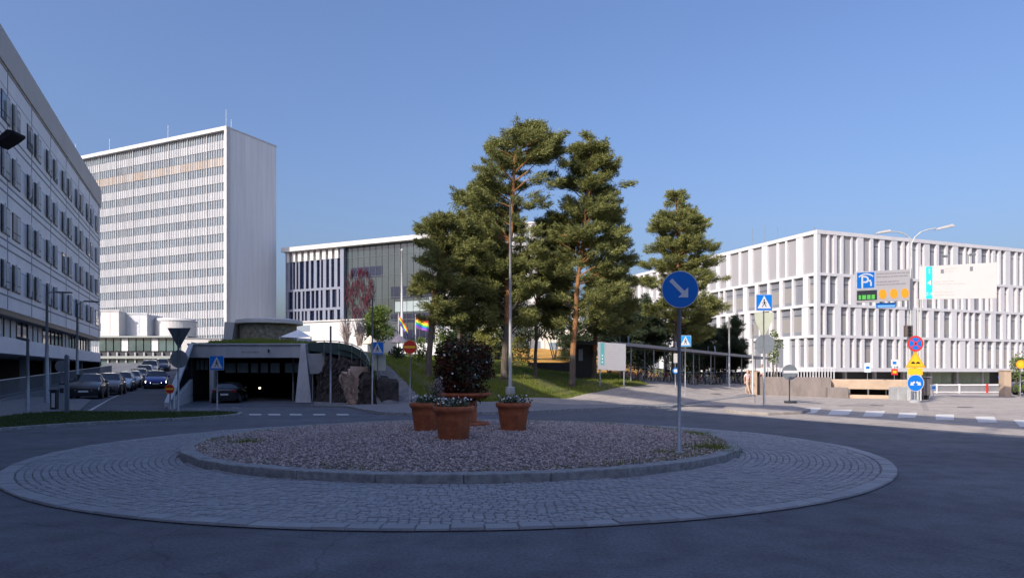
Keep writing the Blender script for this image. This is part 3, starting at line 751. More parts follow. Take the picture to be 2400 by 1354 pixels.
part(RB, rinv, "roof_aerial", b, m_steel)
b = MB(); rr_f.box(b, 1.6, 3.9, zt, zt + .45, -5, -3); part(RB, rinv, "roof_vent", b, m_steel)
# building on the far right side of the frame's edge and low backdrop behind
slab_building("distant_block", "plain pale block far beyond the street on the left", 430, 505, 190, 786, 860, 12, (4, 1, .5), m_white)

# ---- glass link building with white roof volumes at the end of the left street -------------
LKY = 104.0
m_lglass = mat("link_green_glass", (.09, .15, .15), .1, .5, .25, spec=.8)
LK = thing("glass_link_building", "two storey glass link building with green tint closing the left street", "building", (X(236, LKY), LKY, 0)); ki = Matrix.Translation(-LK.location)
kf = Fac((X(228, LKY), LKY), (1, 0), (0, -1)); KL = X(440, LKY) - X(228, LKY)
b = MB(); kf.box(b, 0, KL, -1, Z(789, LKY), -10, -.5); part(LK, ki, "wall", b, m_dark)
b = MB(); kf.box(b, -.2, KL, Z(791, LKY), Z(787, LKY), -10, .2); kf.box(b, 0, KL, Z(840, LKY), Z(834, LKY), -.5, .15); part(LK, ki, "floor_edges", b, mat("greenish_grey_band", (.28, .30, .28), .6))
for i in range(12):
    u = i * KL / 12; b = MB(); kf.box(b, u + .08, u + KL / 12 - .08, Z(822, LKY), Z(792, LKY), -.5, -.3); part(LK, ki, "upper_window", b, m_lglass if i % 4 != 3 else m_blind)
for i in range(10):
    u = i * KL / 10; b = MB(); kf.box(b, u, u + .22, -.5, Z(825, LKY), -.5, -.2); part(LK, ki, "column", b, m_concrete)
for i in range(6):
    u = i * KL / 10; b = MB(); kf.box(b, u + .4, u + KL / 10 - .1, 1.5, Z(842, LKY), -.5, -.35); part(LK, ki, "lower_window", b, m_lglass)
def roofbox(name, label, px0, px1, Y, y0, y1, m, cat="roof structure", d=5):
    o = thing(name, label, cat, (X(px0, Y), Y, 0)); inv = Matrix.Translation(-o.location)
    b = MB(); b.box(X(px0, Y), X(px1, Y), Y, Y + d, Z(y1, Y), Z(y0, Y)); bevel(part(o, inv, "casing", b, m), .05)
    b = MB(); n = max(2, int((px1 - px0) / 16)); wd = (X(px1, Y) - X(px0, Y)) / n
    for i in range(1, n): b.box(X(px0, Y) + i * wd - .03, X(px0, Y) + i * wd + .03, Y - .03, Y, Z(y1, Y), Z(y0, Y) - .1)
    b.box(X(px0, Y) - .1, X(px1, Y) + .1, Y - .12, Y + .1, Z(y0, Y), Z(y0, Y) + .18)
    part(o, inv, "trim", b, m); return o
roofbox("plant_room", "bright white box shaped plant room on the glass link roof", 236, 279, 108, 729, 788, m_white)
roofbox("duct_housing", "grey panelled duct housing beside the white plant room", 287, 345, 110, 736, 788, mat("pale_grey_panels", (.55, .56, .58), .5, .08, .6))
o = thing("roof_drum", "wide low white drum on the roof beside the duct housing", "roof structure", (X(393, 112), 114.5, 0)); inv = Matrix.Translation(-o.location)
b = MB(); rd = (X(441, 112) - X(346, 112)) / 2
b.lathe([(rd, Z(790, 112)), (rd, Z(750, 112)), (rd * .9, Z(745, 112)), (.1, Z(744, 112))], 40, (X(393, 112), 114.5, 0)); fix(part(o, inv, "drum_wall", b, m_white))
b = MB(); b.lathe([(rd + .06, Z(752, 112)), (rd + .06, Z(750, 112))], 40, (X(393, 112), 114.5, 0)); part(o, inv, "rim", b, m_concrete)
# white wing wall right of the link (between the link and the garage)
o = thing("white_screen_wall", "plain pale wall between the glass link and the garage coping", "wall", (X(430, 98), 98, 0)); inv = Matrix.Translation(-o.location)
b = MB(); b.box(X(425, 98), X(520, 98), 98, 98.6, 0, Z(794, 98)); part(o, inv, "wall_face", b, m_white)
b = MB(); b.box(X(424, 98), X(521, 98), 97.9, 98.7, Z(794, 98), Z(792, 98)); part(o, inv, "coping", b, m_concrete)

# ---- round pavilion above the garage ---------------------------------------------------------
PVY = 72.0
o = thing("round_pavilion", "low round stone pavilion under a curved white roof above the garage", "pavilion", (X(600, PVY), PVY + 4, 0)); inv = Matrix.Translation(-o.location)
m_stone = mat("fieldstone", (.33, .30, .22), .9, .6, 3, 1, 9)
b = MB(); b.lathe([(2.95, 3), (2.95, Z(758, PVY + 1.2))], 40, (X(597, PVY), PVY + 4, 0)); part(o, inv, "stone_wall", b, m_stone)
b = MB(); c_ = (X(600, PVY), PVY + 4, 0)
zz = Z(757, PVY + 1.2)
b.lathe([(3.25, zz), (3.5, zz + .04), (3.46, zz + .42), (2.7, zz + .58), (.05, zz + .68)], 48, c_); fix(part(o, inv, "roof", b, m_white))
b = MB(); x0 = X(507, PVY)
b.prism([(x0, 3), (X(524, PVY), 3), (X(536, PVY), zz + .1), (X(512, PVY), zz + .16)], PVY + 1.5, PVY + 6); part(o, inv, "white_fin_wall", b, m_white)

# ================================================================== GARAGE, ROCK, WALLS
# grassed roof of the garage
b = MB(); n1 = 30; dd = [0, 1, 2.5, 4, 6, 8, 10, 13, 17, 22, 28, 36]
def rz_g(px, d):
    base = np.interp(d, [0, 8, 16, 36], [3.62, 4.0, 4.5, 4.9])
    bump = 1.05 * math.exp(-((px - 600) / 75) ** 2) * math.exp(-((d - 9) / 6) ** 2) * .25
    return base + bump + .06 * math.sin(px * .11) * math.sin(d)
for i in range(n1):
    px = 448 + i * (742 - 448) / (n1 - 1)
    for d in dd: b.v.append((X(px, GY + .4 + d), GY + .4 + d, rz_g(px, d)))
for i in range(n1 - 1):
    for j in range(len(dd) - 1):
        a = i * len(dd) + j; b.f.append((a, a + len(dd), a + len(dd) + 1, a + 1)); b.m.append(0)
struct(b.build("grass_roof", m_grassbed, smooth=True))
pts = []
for _ in range(9000):
    px = rnd.uniform(490, 740); d = rnd.random() ** 1.5 * 14 + .1
    pts.append((X(px, GY + .4 + d), GY + .4 + d, rz_g(px, d) - .02))
stuff(tag(blades("roof_grass", np.array(pts), .12, .38, .06, m_grass), "dark green grass overgrowing the roof of the concrete garage", "grass"))

m_concrete_g = mat('pale_portal_concrete', (.56, .565, .57), .8, .22, 1.2, .3, 14, stretch=(1, 1, .35))
GA = thing("garage_entrance", "concrete underground garage entrance with slanting side walls and dark interior", "garage entrance", (X(590, GY), GY, -.56)); gi = Matrix.Translation(-GA.location)
zt, zh, zf = Z(810, GY), Z(838, GY), -.62
b = MB(); b.box(X(440, GY), X(716, GY), GY, GY + .5, zh, zt + .05)
b.box(X(440, GY) - .02, X(718, GY), GY - .12, GY + .62, zt + .05, zt + .17)
bevel(part(GA, gi, "header", b, m_concrete_g), .03)
b = MB()
b.hexa([(X(706, GY), GY - 1.5, zf), (X(730, GY - 1.5), GY - 1.5, zf), (X(738, GY), GY + .7, zf), (X(706, GY), GY + .7, zf),
        (X(706, GY), GY - .13, zt + .16), (X(716, GY), GY - .13, zt + .16), (X(716, GY), GY + .7, zt + .16), (X(706, GY), GY + .7, zt + .16)])
bevel(part(GA, gi, "side_wall", b, m_concrete_g), .03)
b = MB(); b.box(X(490, GY), X(500, GY), GY + .05, GY + .45, zf, zh); bevel(part(GA, gi, "pillar", b, m_concrete_g), .02)
b = MB(); b.box(X(655, GY), X(659, GY), GY + 3, GY + 3.2, zf, zh); part(GA, gi, "pillar", b, m_concrete_g)
# wing wall on the left: white foot, dark glass, sloping coping beam
A3, B3 = Vector((-15.25, 31.4, 0)), Vector((gl, GY, 0))
def wp(t, z, off=0):
    q = A3.lerp(B3, t); nrm = Vector((-(B3 - A3).y, (B3 - A3).x, 0)).normalized(); return (q.x + nrm.x * off, q.y + nrm.y * off, z)
def wedge_wall(b, zlo, zhi, o0, o1):      # zlo/zhi: (t->z) at ends
    N = 12
    for i in range(N):
        t0, t1 = i / N, (i + 1) / N
        b.hexa([wp(t0, zlo(t0), o0), wp(t1, zlo(t1), o0), wp(t1, zlo(t1), o1), wp(t0, zlo(t0), o1), wp(t0, zhi(t0), o0), wp(t1, zhi(t1), o0), wp(t1, zhi(t1), o1), wp(t0, zhi(t0), o1)])
zw = Z(888, GY)
b = MB(); wedge_wall(b, lambda t: -.7, lambda t: .04 + (zw - .04) * t, 0, .25); fix(weld(part(GA, gi, "wing_wall_base", b, m_white), False))
b = MB(); wedge_wall(b, lambda t: -.1, lambda t: .05 + (zt - .05) * t, .10, .16); fix(weld(part(GA, gi, "wing_wall_glass", b, m_glass), False))
b = MB(); wedge_wall(b, lambda t: .05 + (zt - .05) * t, lambda t: .26 + (zt + .17 - .26) * t, -.03, .24); fix(weld(part(GA, gi, "sloping_coping", b, m_concrete_g), False))
b = MB(); wedge_wall(b, lambda t: -.2, lambda t: .05 + (zt - .05) * t, .17, .235); fix(weld(part(GA, gi, "street_side_wall", b, m_concrete), False))
# interior box, hanging panels
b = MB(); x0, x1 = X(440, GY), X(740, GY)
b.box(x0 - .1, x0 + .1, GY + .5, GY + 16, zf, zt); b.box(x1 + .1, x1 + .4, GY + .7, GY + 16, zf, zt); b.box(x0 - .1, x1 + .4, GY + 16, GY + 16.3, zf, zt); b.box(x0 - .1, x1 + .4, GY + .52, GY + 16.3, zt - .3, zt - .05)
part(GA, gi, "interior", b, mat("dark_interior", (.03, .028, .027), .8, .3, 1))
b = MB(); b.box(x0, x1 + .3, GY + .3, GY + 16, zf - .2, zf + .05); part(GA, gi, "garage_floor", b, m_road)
mhp = mat("hanging_panel", (.16, .19, .18), .4, .3, 1.5)
for px0, px1 in ((528, 552), (556, 582), (588, 605), (611, 628), (634, 655), (668, 686), (690, 702)):
    b = MB(); b.box(X(px0, GY + 1.5), X(px1, GY + 1.5), GY + 1.5, GY + 1.56, Z(873, GY + 1.5), Z(850, GY + 1.5)); part(GA, gi, "hanging_panel", b, mhp)
for px0 in (460, 470, 480):
    b = MB(); b.box(X(px0, GY + 1), X(px0 + 7, GY + 1), GY + 1, GY + 1.05, Z(866, GY), Z(842, GY)); part(GA, gi, "hanging_panel", b, mhp)
b = MB(); b.box(X(606, GY + 6), X(609, GY + 6), GY + 6, GY + 6.2, Z(911, GY + 6), Z(907, GY + 6))
part(GA, gi, "ceiling_lamp", b, mat("lit_lamp", (1, .85, .6), .5, emit=2.5))
# letters on the header (only a faint row of marks can be made out)
b = MB()
for i, px in enumerate((566, 570, 576, 582, 588, 594, 598, 604)): b.box(X(px, GY), X(px + 3, GY), GY - .02, GY, Z(827, GY), Z(823, GY))
part(GA, gi, "header_lettering", b, m_txt)
b = MB(); b.lathe([(.07, 0), (.07, .25)], 10, (X(631, GY), GY - .15, Z(826, GY))); part(GA, gi, "alarm_lamp", b, m_dark)

# plain grey sheet right of the entrance
o = thing("blank_panel", "blank grey panel leaning on the rock beside the garage entrance", "panel", (X(745, 50), 49, -.3)); inv = Matrix.Translation(-o.location)
b = MB(); b.hexa([(X(727, 49.2), 49.2, Z(876, 49.2)), (X(757, 49.2), 49.2, Z(874, 49.2)), (X(757, 49.2), 49.3, Z(874, 49.2)), (X(727, 49.2), 49.3, Z(876, 49.2)), (X(720, 49.2), 49.2, Z(828, 49.2)), (X(766, 49.2), 49.2, Z(828, 49.2)), (X(766, 49.2), 49.3, Z(828, 49.2)), (X(720, 49.2), 49.3, Z(828, 49.2))])
part(o, inv, "panel_face", b, m_concrete)
b = MB(); b.box(X(732, 49.4), X(734, 49.4), 49.35, 49.45, -.6, Z(828, 49.2)); part(o, inv, "post", b, m_steel)
b = MB(); b.box(X(752, 49.4), X(754, 49.4), 49.35, 49.45, -.6, Z(828, 49.2)); part(o, inv, "post", b, m_steel)

# rock cutting: displaced face from the garage to the gravel slope
def rock(name, label, p0, p1, z0, ztop0, ztop1, m, th=1.6, nx=48, nz=22, amp=.35, seed=3, lean=.12):
    rg = random.Random(seed); b = MB(); p0, p1 = Vector(p0), Vector(p1); d = p1 - p0; nrm = Vector((d.y, -d.x)).normalized()
    if nrm.y > 0: nrm = -nrm
    def wob(u, v):
        s = 0; fr = 1.0; a = 1.0
        for o_ in range(4):
            s += a * (abs(math.sin(u * fr * 1.9 + seed + math.sin(v * fr * 1.3 + o_) * 1.4)) - .5) * (.6 + .4 * math.sin(v * fr * 2.3 + o_ * 2 + seed)); fr *= 2.1; a *= .55
        return s
    L = d.length; k = len(b.v)
    for i in range(nx + 1):
        for j in range(nz + 1):
            t = i / nx; s = j / nz; zt_ = ztop0 + (ztop1 - ztop0) * t + .12 * math.sin(t * 17 + seed); z = z0(t) + (zt_ - z0(t)) * s
            off = wob(t * L, z * 1.3) * amp * (1 - .5 * abs(2 * s - 1) ** 4) - lean * s * (zt_ - z0(t)); q = p0 + d * t + nrm * off
            b.v.append((q.x + rg.uniform(-.03, .03), q.y, z))
    W = nz + 1
    for i in range(nx):
        for j in range(nz): b.f.append((i * W + j, (i + 1) * W + j, (i + 1) * W + j + 1, i * W + j + 1)); b.m.append(0)
    # back and top to give it thickness
    kk = len(b.v)
    for i in range(nx + 1):
        q = p0 + d * i / nx - nrm * th; b.v += [(q.x, q.y, z0(i / nx) - .2), (q.x, q.y, b.v[i * W + nz][2] - .05)]
    for i in range(nx):
        b.f += [(i * W + nz, (i + 1) * W + nz, kk + 2 * (i + 1) + 1, kk + 2 * i + 1), (kk + 2 * i, kk + 2 * i + 1, kk + 2 * i + 3, kk + 2 * i + 2)]; b.m += [0, 0]
    b.f += [tuple([j for j in range(nz + 1)] + [kk + 1, kk]), tuple([nx * W + j for j in reversed(range(nz + 1))] + [kk + 2 * nx, kk + 2 * nx + 1])]; b.m += [0, 0]
    o = fix(b.build(name, m)); return tag(o, label, "rock")
m_rock = mat("dark_rock", (.085, .065, .055), .9, .75, 2.2, 2.5, 6)
m_sunstreak = mat("sun_streak_rock", (.72, .50, .37), .85, .3, 2.2, 1, 8)  # pale orange tone stands in for sunlight falling on the rock
rock("rock_face", "dark rough rock cutting right of the garage entrance", (X(738, 51), 51), (X(826, 38.5), 38.5), lambda t: -.95 + .4 * t, Z(832, 51), Z(845, 38.5), m_rock)
rock("sunlit_rock_streak", "pale orange rock piece painting the sunlit streak on the cutting", (X(819, 38.3), 38.3), (X(858, 36.2), 36.0), lambda t: -.6, Z(880, 38.2), Z(862, 36), m_sunstreak, th=.8, nx=14, nz=20, amp=.22, seed=9, lean=-.28)
rock("rock_face", "small dark rock face between the painted sunlit streak and the gravel slope", (X(838, 36), 35.6), (X(893, 33.8), 33.7), lambda t: -.2, Z(872, 35), Z(893, 33.7), m_rock, th=1.0, nx=16, nz=14, amp=.4, seed=5)
# green mesh fence on top of the cutting
FN_ = thing("mesh_fence", "curved green mesh fence above the dark rock cutting", "fence", (X(800, 46), 46, 3)); inv = Matrix.Translation(-FN_.location)
fp = [(722, 52, 803, 822), (760, 48.5, 801, 826), (795, 44, 803, 832), (825, 41, 809, 838), (846, 38.5, 820, 846), (860, 36.6, 836, 868), (866, 35.6, 850, 880)]
b = MB(); mg = mat("green_netting", (.035, .085, .075), .8, .35, 6)
for (a, Ya, ta, ba), (c, Yc, tc2, bc) in zip(fp, fp[1:]):
    b.hexa([P(a, ba, Ya), P(c, bc, Yc), P(c, bc, Yc + .05), P(a, ba, Ya + .05), P(a, ta, Ya), P(c, tc2, Yc), P(c, tc2, Yc + .05), P(a, ta, Ya + .05)])
part(FN_, inv, "netting", b, mg)
for (a, Ya, ta, ba) in fp:
    b = MB(); b.tube([P(a, ba + 12, Ya - .05), P(a, ta - 4, Ya - .05)], .035, 6); part(FN_, inv, "post", b, m_steel)
b = MB(); b.tube([P(a, ta - 3, Ya - .05) for a, Ya, ta, ba in fp], .03, 6); part(FN_, inv, "top_rail", b, m_steel)

# right-hand concrete: path wall, light-well beam, pillars, cabinet
o = thing("retaining_wall", "stained board-marked concrete wall beside the path on the right", "wall", (X(1880, 46), 46, 0)); inv = Matrix.Translation(-o.location)
b = MB(); q0, q1 = (X(1775, 50), 50), (X(1948, 44.6), 44.6)
b.slab([q0, q1, (q1[0] + .3, q1[1] + .9), (q0[0] + .3, q0[1] + .9)], -.1, Z(883, 48.5)); bevel(part(o, inv, "wall_face", b, m_tan), .03)
b = MB(); b.slab([(X(1940, 44.5), 44.5), (X(1989, 43.2), 43.2), (X(1989, 43.2) + .2, 44.8), (X(1940, 44.5) + .2, 45.8)], -.1, Z(908, 43.5)); bevel(part(o, inv, "low_end_wall", b, m_tan), .03)
o = thing("light_well", "cream concrete beam over a dark light well opening beside the sign stack", "parapet", (X(2050, 45), 45, 0)); inv = Matrix.Translation(-o.location)
b = MB(); b.slab([(X(1938, 45.4), 45.4), (X(2128, 42.5), 42.5), (X(2140, 44), 44.5), (X(1950, 47), 47.4)], Z(912, 44), Z(889, 44)); bevel(part(o, inv, "beam", b, m_cream), .03)
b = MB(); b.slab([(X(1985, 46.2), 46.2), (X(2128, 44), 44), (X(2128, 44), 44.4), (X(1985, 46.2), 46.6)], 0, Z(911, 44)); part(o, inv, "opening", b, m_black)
for px in (1990, 2034, 2076, 2120):
    b = MB(); b.box(X(px, 43.8), X(px, 43.8) + .07, 43.8, 43.87, .1, Z(911, 43.8)); part(o, inv, "bar", b, m_steel)
b = MB(); b.slab([(X(1990, 43.4), 43.4), (X(2125, 41.6), 41.6), (X(2125, 41.6), 41.95), (X(1990, 43.4), 43.75)], 0, .22); bevel(part(o, inv, "sill", b, m_cream), .02)
o = thing("gate_pillar", "cream square pillar at the left end of the concrete wall", "pillar", (X(1765, 49.5), 49.5, 0)); inv = Matrix.Translation(-o.location)
b = MB(); b.box(X(1757, 49.4), X(1775, 49.4), 49.4, 50, -.1, Z(869, 49.4)); bevel(part(o, inv, "shaft", b, m_cream), .03)
b = MB(); b.box(X(1756, 49.4), X(1776, 49.4), 49.35, 50.05, Z(869, 49.4), Z(867, 49.4)); part(o, inv, "cap", b, m_cream)
o = thing("gate_pillar", "cream pillar by the green bush at the right edge of the photo", "pillar", (X(2362, 46), 46, 0)); inv = Matrix.Translation(-o.location)
b = MB(); b.box(X(2355, 46), X(2371, 46), 46, 46.6, -.1, Z(869, 46)); bevel(part(o, inv, "shaft", b, m_cream), .03)
b = MB(); b.box(X(2354, 46), X(2372, 46), 45.95, 46.65, Z(869, 46), Z(867, 46)); part(o, inv, "cap", b, m_cream)
o = thing("plinth_block", "low grey concrete block behind the round blue two arrow sign", "block", (X(2135, 40), 41, 0)); inv = Matrix.Translation(-o.location)
b = MB(); b.box(X(2104, 40.4), X(2160, 40.4), 40.4, 41.4, -.05, Z(907, 40.4)); bevel(part(o, inv, "concrete_block", b, m_concrete), .04)
o = thing("utility_cabinet", "dark brown cabinet on short legs right of the sign stack", "cabinet", (X(2172, 41), 41, 0)); inv = Matrix.Translation(-o.location)
b = MB(); b.box(X(2160, 41), X(2181, 41), 41, 41.6, .25, Z(884, 41)); bevel(part(o, inv, "body", b, mat("brown_cabinet", (.14, .12, .12), .5, .2, 5)), .02)
b = MB(); b.box(X(2158, 41), X(2183, 41), 40.9, 41.7, Z(884, 41), Z(882, 41)); part(o, inv, "roof", b, m_steel)
for px in (2162, 2176): b = MB(); b.box(X(px, 41), X(px + 4, 41), 41.1, 41.5, -.05, .25); part(o, inv, "leg", b, m_dark)
o = thing("road_barrier", "long low grey barrier with white rails in front of the green screens", "barrier", (X(2270, 54), 54, 0)); inv = Matrix.Translation(-o.location)
b = MB(); b.box(X(2192, 54), X(2350, 54), 54.03, 54.1, .12, Z(904, 54)); part(o, inv, "panel", b, mat("barrier_grey", (.22, .22, .23), .6, .15, 3))
for y0, y1 in ((903, 900), (919, 917)):
    b = MB(); b.box(X(2188, 54), X(2354, 54), 53.95, 54.02, Z(y0, 54), Z(y1, 54)); part(o, inv, "rail", b, m_signw)
for px in (2192, 2245, 2310, 2350):
    b = MB(); b.box(X(px, 54), X(px, 54) + .12, 53.88, 53.95, 0, Z(899, 54)); part(o, inv, "post", b, m_red if px == 2310 else m_signw)
o = thing("railing_row", "white slatted railing running behind the concrete wall", "railing", (X(1880, 62), 62, 0)); inv = Matrix.Translation(-o.location)
b = MB(); b.box(X(1785, 62), X(1960, 62), 62, 62.06, Z(862, 62), Z(860, 62)); part(o, inv, "top_rail", b, m_signw)
b = MB()
for px in range(1786, 1960, 7): b.box(X(px, 62), X(px, 62) + .07, 62, 62.05, 0, Z(862, 62))
part(o, inv, "slats", b, m_signw)
# dark low wall under the sunlit slope
o = thing("low_dark_wall", "low dark stone wall under the ochre meadow behind the light mast", "wall", (X(1290, 55), 55, 1.6)); inv = Matrix.Translation(-o.location)
b = MB(); b.box(X(1238, 55), X(1352, 55), 55, 55.5, 1.0, Z(849, 55)); fix(part(o, inv, "wall_face", b, mat("dark_stone", (.05, .05, .055), .9, .4, 4, 1, 10)))

# ================================================================== TREES
m_bark_o = mat("orange_pine_bark", (.40, .19, .075), .85, .5, 2.5, 1, 10, stretch=(1, 1, .5))
m_bark_g = mat("grey_brown_bark", (.16, .125, .10), .9, .45, 4, 1, 12, stretch=(2, 2, .4))
m_pine = mat("pine_needles", (.30, .30, .095), .8, 0, 1, spec=.2, col2=(.065, .088, .033), island=True, trans=.12)
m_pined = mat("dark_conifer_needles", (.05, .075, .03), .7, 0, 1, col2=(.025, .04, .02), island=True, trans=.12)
m_leaf = mat("fresh_green_leaves", (.16, .21, .045), .6, 0, 1, col2=(.08, .13, .025), island=True, trans=.3)
m_leafy = mat("yellow_green_leaves", (.30, .28, .06), .6, 0, 1, col2=(.15, .17, .04), island=True, trans=.3)
def ground_at(px, Y):
    if px < 735: return 4.5
    return float(hz(px, Y)) if px < 1768 else 0
def pine(label, Y, trunk, crown, r0=.24, dens=1.0, lean=0, needles=None, zb=None, group="pines on the bank behind the roundabout", holes=(), kind="pine_tree", dark=.5):
    """trunk: (px,py) from base to top; crown: (py, px left, px right) rows"""
    px0, py0 = trunk[0]; base = P(px0, py0, Y); gz_ = ground_at(px0, Y) if zb is None else zb
    t = thing(kind, label, "tree", (base.x, Y, gz_), group=group); inv = Matrix.Translation(-t.location)
    pts = [Vector((base.x, Y, gz_ - .2))] + [P(a, c, Y) for a, c in trunk[0 if P(*trunk[0], Y).z > gz_ + .3 else 1:]]
    # finer, slightly crooked
    fp_ = []
    for a, c in zip(pts, pts[1:]):
        for i in range(4): fp_.append(a.lerp(c, i / 4) + Vector((rnd.uniform(-.04, .04), rnd.uniform(-.06, .06), 0)))
    fp_.append(pts[-1]); n = len(fp_)
    rad = [r0 * (1 - .86 * (i / (n - 1)) ** 1.1) + (.07 if i == 0 else 0) for i in range(n)]
    ztr = pts[-1].z; cut = next((i for i, p in enumerate(fp_) if p.z > gz_ + (ztr - gz_) * dark * .55), n - 2); cut = max(1, min(cut, n - 2))
    b = MB(); b.tube(fp_[:cut + 1], rad[:cut + 1], 10, m_bark_g, cap=False); b.tube(fp_[cut:], rad[cut:], 10, m_bark_o)
    lim = MB()
    ys_ = [c[0] for c in crown]; lo, hi = min(ys_), max(ys_)
    def ax(z):                            # trunk axis at height z
        for a, c in zip(fp_, fp_[1:]):
            if a.z <= z <= c.z: return a.lerp(c, (z - a.z) / (c.z - a.z + 1e-6))
        return fp_[-1] if z > fp_[-1].z else fp_[0]
    C, D, U, L, W = [], [], [], [], []
    area = 0; NS = 60
    for i in range(NS):
        py = lo + (hi - lo) * (i + .5) / NS; area += (np.interp(py, ys_, [c[2] for c in crown]) - np.interp(py, ys_, [c[1] for c in crown])) * (hi - lo) / NS
    sc = Y / F; nc = int(area * sc * sc * 8.5 * dens); made = 0; tries = 0
    while made < nc and tries < nc * 6:
        tries += 1
        py = rnd.uniform(lo, hi); xl, xr = np.interp(py, ys_, [c[1] for c in crown]), np.interp(py, ys_, [c[2] for c in crown])
        if rnd.random() > (xr - xl) / max(c[2] - c[1] for c in crown) * 1.15 + .12: continue
        # whorls: clumps gather in tiers
        tier = math.sin(py * .125 + px0 * .7 + 1.5 * math.sin(py * .031)) * .5 + .5
        a = rnd.uniform(0, 2 * math.pi); q = rnd.random() ** .42
        if (tier < .35 and q > .72) or (tier < .2 and rnd.random() < .4): continue
        cx = (xl + xr) / 2; hw = (xr - xl) / 2 * (.80 + .26 * tier) * rnd.uniform(.82, 1.10)
        px = cx + hw * q * math.cos(a)
        front = a > math.pi
        if any(h[0] < px < h[1] and h[2] < py < h[3] and (front or len(h) < 6) and rnd.random() < h[4] for h in holes): continue
        if rnd.random() < .08: q *= 1.18
        z = Z(py, Y); x = X(px, Y); y = Y + hw * sc * .85 * q * math.sin(a)
        c = Vector((x, y, z)); made += 1
        outv = Vector((c.x - ax(z).x, c.y - ax(z).y, 0)); 
        if outv.length < .15: outv = Vector((math.cos(a), math.sin(a), 0))
        outv.normalize(); sidev = Vector((-outv.y, outv.x, 0))
        for tw in range(3):               # every branch end is a fan of feathery twigs with upturned tips
            ang = rnd.uniform(-.9, .9); dv = (outv * math.cos(ang) + sidev * math.sin(ang)); ll = rnd.uniform(.45, 1.05) * (.65 + .35 * min(1, hw * sc / 2.2)); nb = int(165 * ll)
            tpos = nr.random(nb); p0 = np.array(c) - np.array(dv) * ll * .45 + nr.normal(0, .10, 3); droop = rnd.uniform(-.18, .1)
            cc = p0 + tpos[:, None] * ll * np.array(dv) + nr.normal(0, 1, (nb, 3)) * np.array([.13, .13, .085]) * (1.15 - .7 * tpos[:, None])
            cc[:, 2] += (droop * tpos + .28 * tpos ** 2.5) * ll
            d = np.array(dv) * .75 + unit(nb) * .7; d[:, 2] += .30; d /= np.linalg.norm(d, axis=1, keepdims=True)
            C.append(cc); D.append(d); U.append(unit(nb)); L.append(nr.uniform(.14, .30, nb)); W.append(nr.uniform(.026, .046, nb))
        if rnd.random() < .16 and q > .3:
            s0 = ax(z - rnd.uniform(.1, .8) * (1 + q)); m1 = s0.lerp(c, .55) + Vector((0, 0, rnd.uniform(-.1, .25)))
            lim.tube([s0, m1, c], [.06, .04, .015], 5, m_bark_o if z > gz_ + 6 else m_bark_g, cap=False)
    tp = part(t, inv, "trunk", b); 
    lp = part(t, inv, "limbs", lim, None)
    cr = cloud_mesh("crown", *[np.concatenate(q) for q in (C, D, U, L, W)], needles or m_pine, t); cr.matrix_parent_inverse = inv
    return t
pine("pine furthest left of the pine group, its trunk dark at the foot and orange above", 42, [(1003, 876), (1009, 780), (1018, 700), (1032, 600), (1045, 505)],
     [(480, 1035, 1075), (510, 1000, 1110), (545, 985, 1130), (600, 966, 1120), (640, 962, 1125), (700, 972, 1115), (760, 990, 1095)], .2)
pine("pine with a dark hidden trunk between the leftmost pine and the tallest pine", 47, [(1076, 860), (1080, 760), (1090, 640), (1110, 520), (1125, 440)],
     [(435, 1105, 1140), (455, 1070, 1165), (500, 1050, 1180), (560, 1040, 1180), (640, 1045, 1185), (720, 1045, 1180), (775, 1055, 1150)], .2)
pine("tallest pine with bare orange upper trunk and a rounded flat top", 43, [(1181, 868), (1186, 760), (1192, 640), (1200, 500), (1205, 360), (1218, 315)],
     [(292, 1222, 1262), (306, 1175, 1290), (335, 1150, 1318), (370, 1125, 1330), (410, 1116, 1326), (440, 1112, 1310), (480, 1100, 1290), (540, 1095, 1265), (600, 1100, 1270), (680, 1105, 1262), (760, 1120, 1245)], .25,
     holes=[(1212, 1330, 378, 500, .72), (1160, 1246, 350, 610, .97, 1), (1215, 1262, 500, 640, .6), (1165, 1220, 640, 760, .85, 1)], dark=.35, dens=1.2)
pine("slender pine leaning limbs between the tallest pine and the right-hand pine", 46, [(1255, 858), (1257, 740), (1262, 640), (1290, 560), (1305, 515)],
     [(505, 1285, 1325), (530, 1262, 1345), (560, 1245, 1352), (640, 1236, 1352), (700, 1240, 1345), (765, 1255, 1325)], .14, 1.3)
pine("tall pointed pine right of the tallest one with an orange trunk down to the grass", 44, [(1341, 884), (1346, 780), (1352, 690), (1366, 560), (1380, 430), (1386, 325)],
     [(314, 1380, 1392), (330, 1352, 1412), (352, 1345, 1418), (385, 1332, 1445), (430, 1322, 1465), (480, 1330, 1450), (540, 1290, 1458), (600, 1272, 1480), (660, 1275, 1472), (710, 1285, 1465), (765, 1300, 1440)], .23, .95, dark=.2, holes=[(1325, 1390, 600, 765, .85, 1)])
pine("dark pine at the right end of the main pine group behind the information board", 48, [(1391, 890), (1394, 800), (1397, 700), (1410, 600), (1425, 500)],
     [(485, 1410, 1440), (530, 1395, 1465), (590, 1380, 1482), (660, 1375, 1498), (720, 1375, 1500), (785, 1385, 1490)], .19, dark=.3)
pine("lone bushy pine standing behind the blue arrow sign", 57, [(1579, 866), (1584, 780), (1590, 680), (1588, 560), (1584, 470)],
     [(453, 1572, 1602), (475, 1550, 1622), (515, 1536, 1645), (560, 1526, 1668), (610, 1512, 1676), (650, 1502, 1680), (690, 1500, 1686), (730, 1520, 1684), (770, 1560, 1680), (805, 1600, 1670)], .24, 1.0)
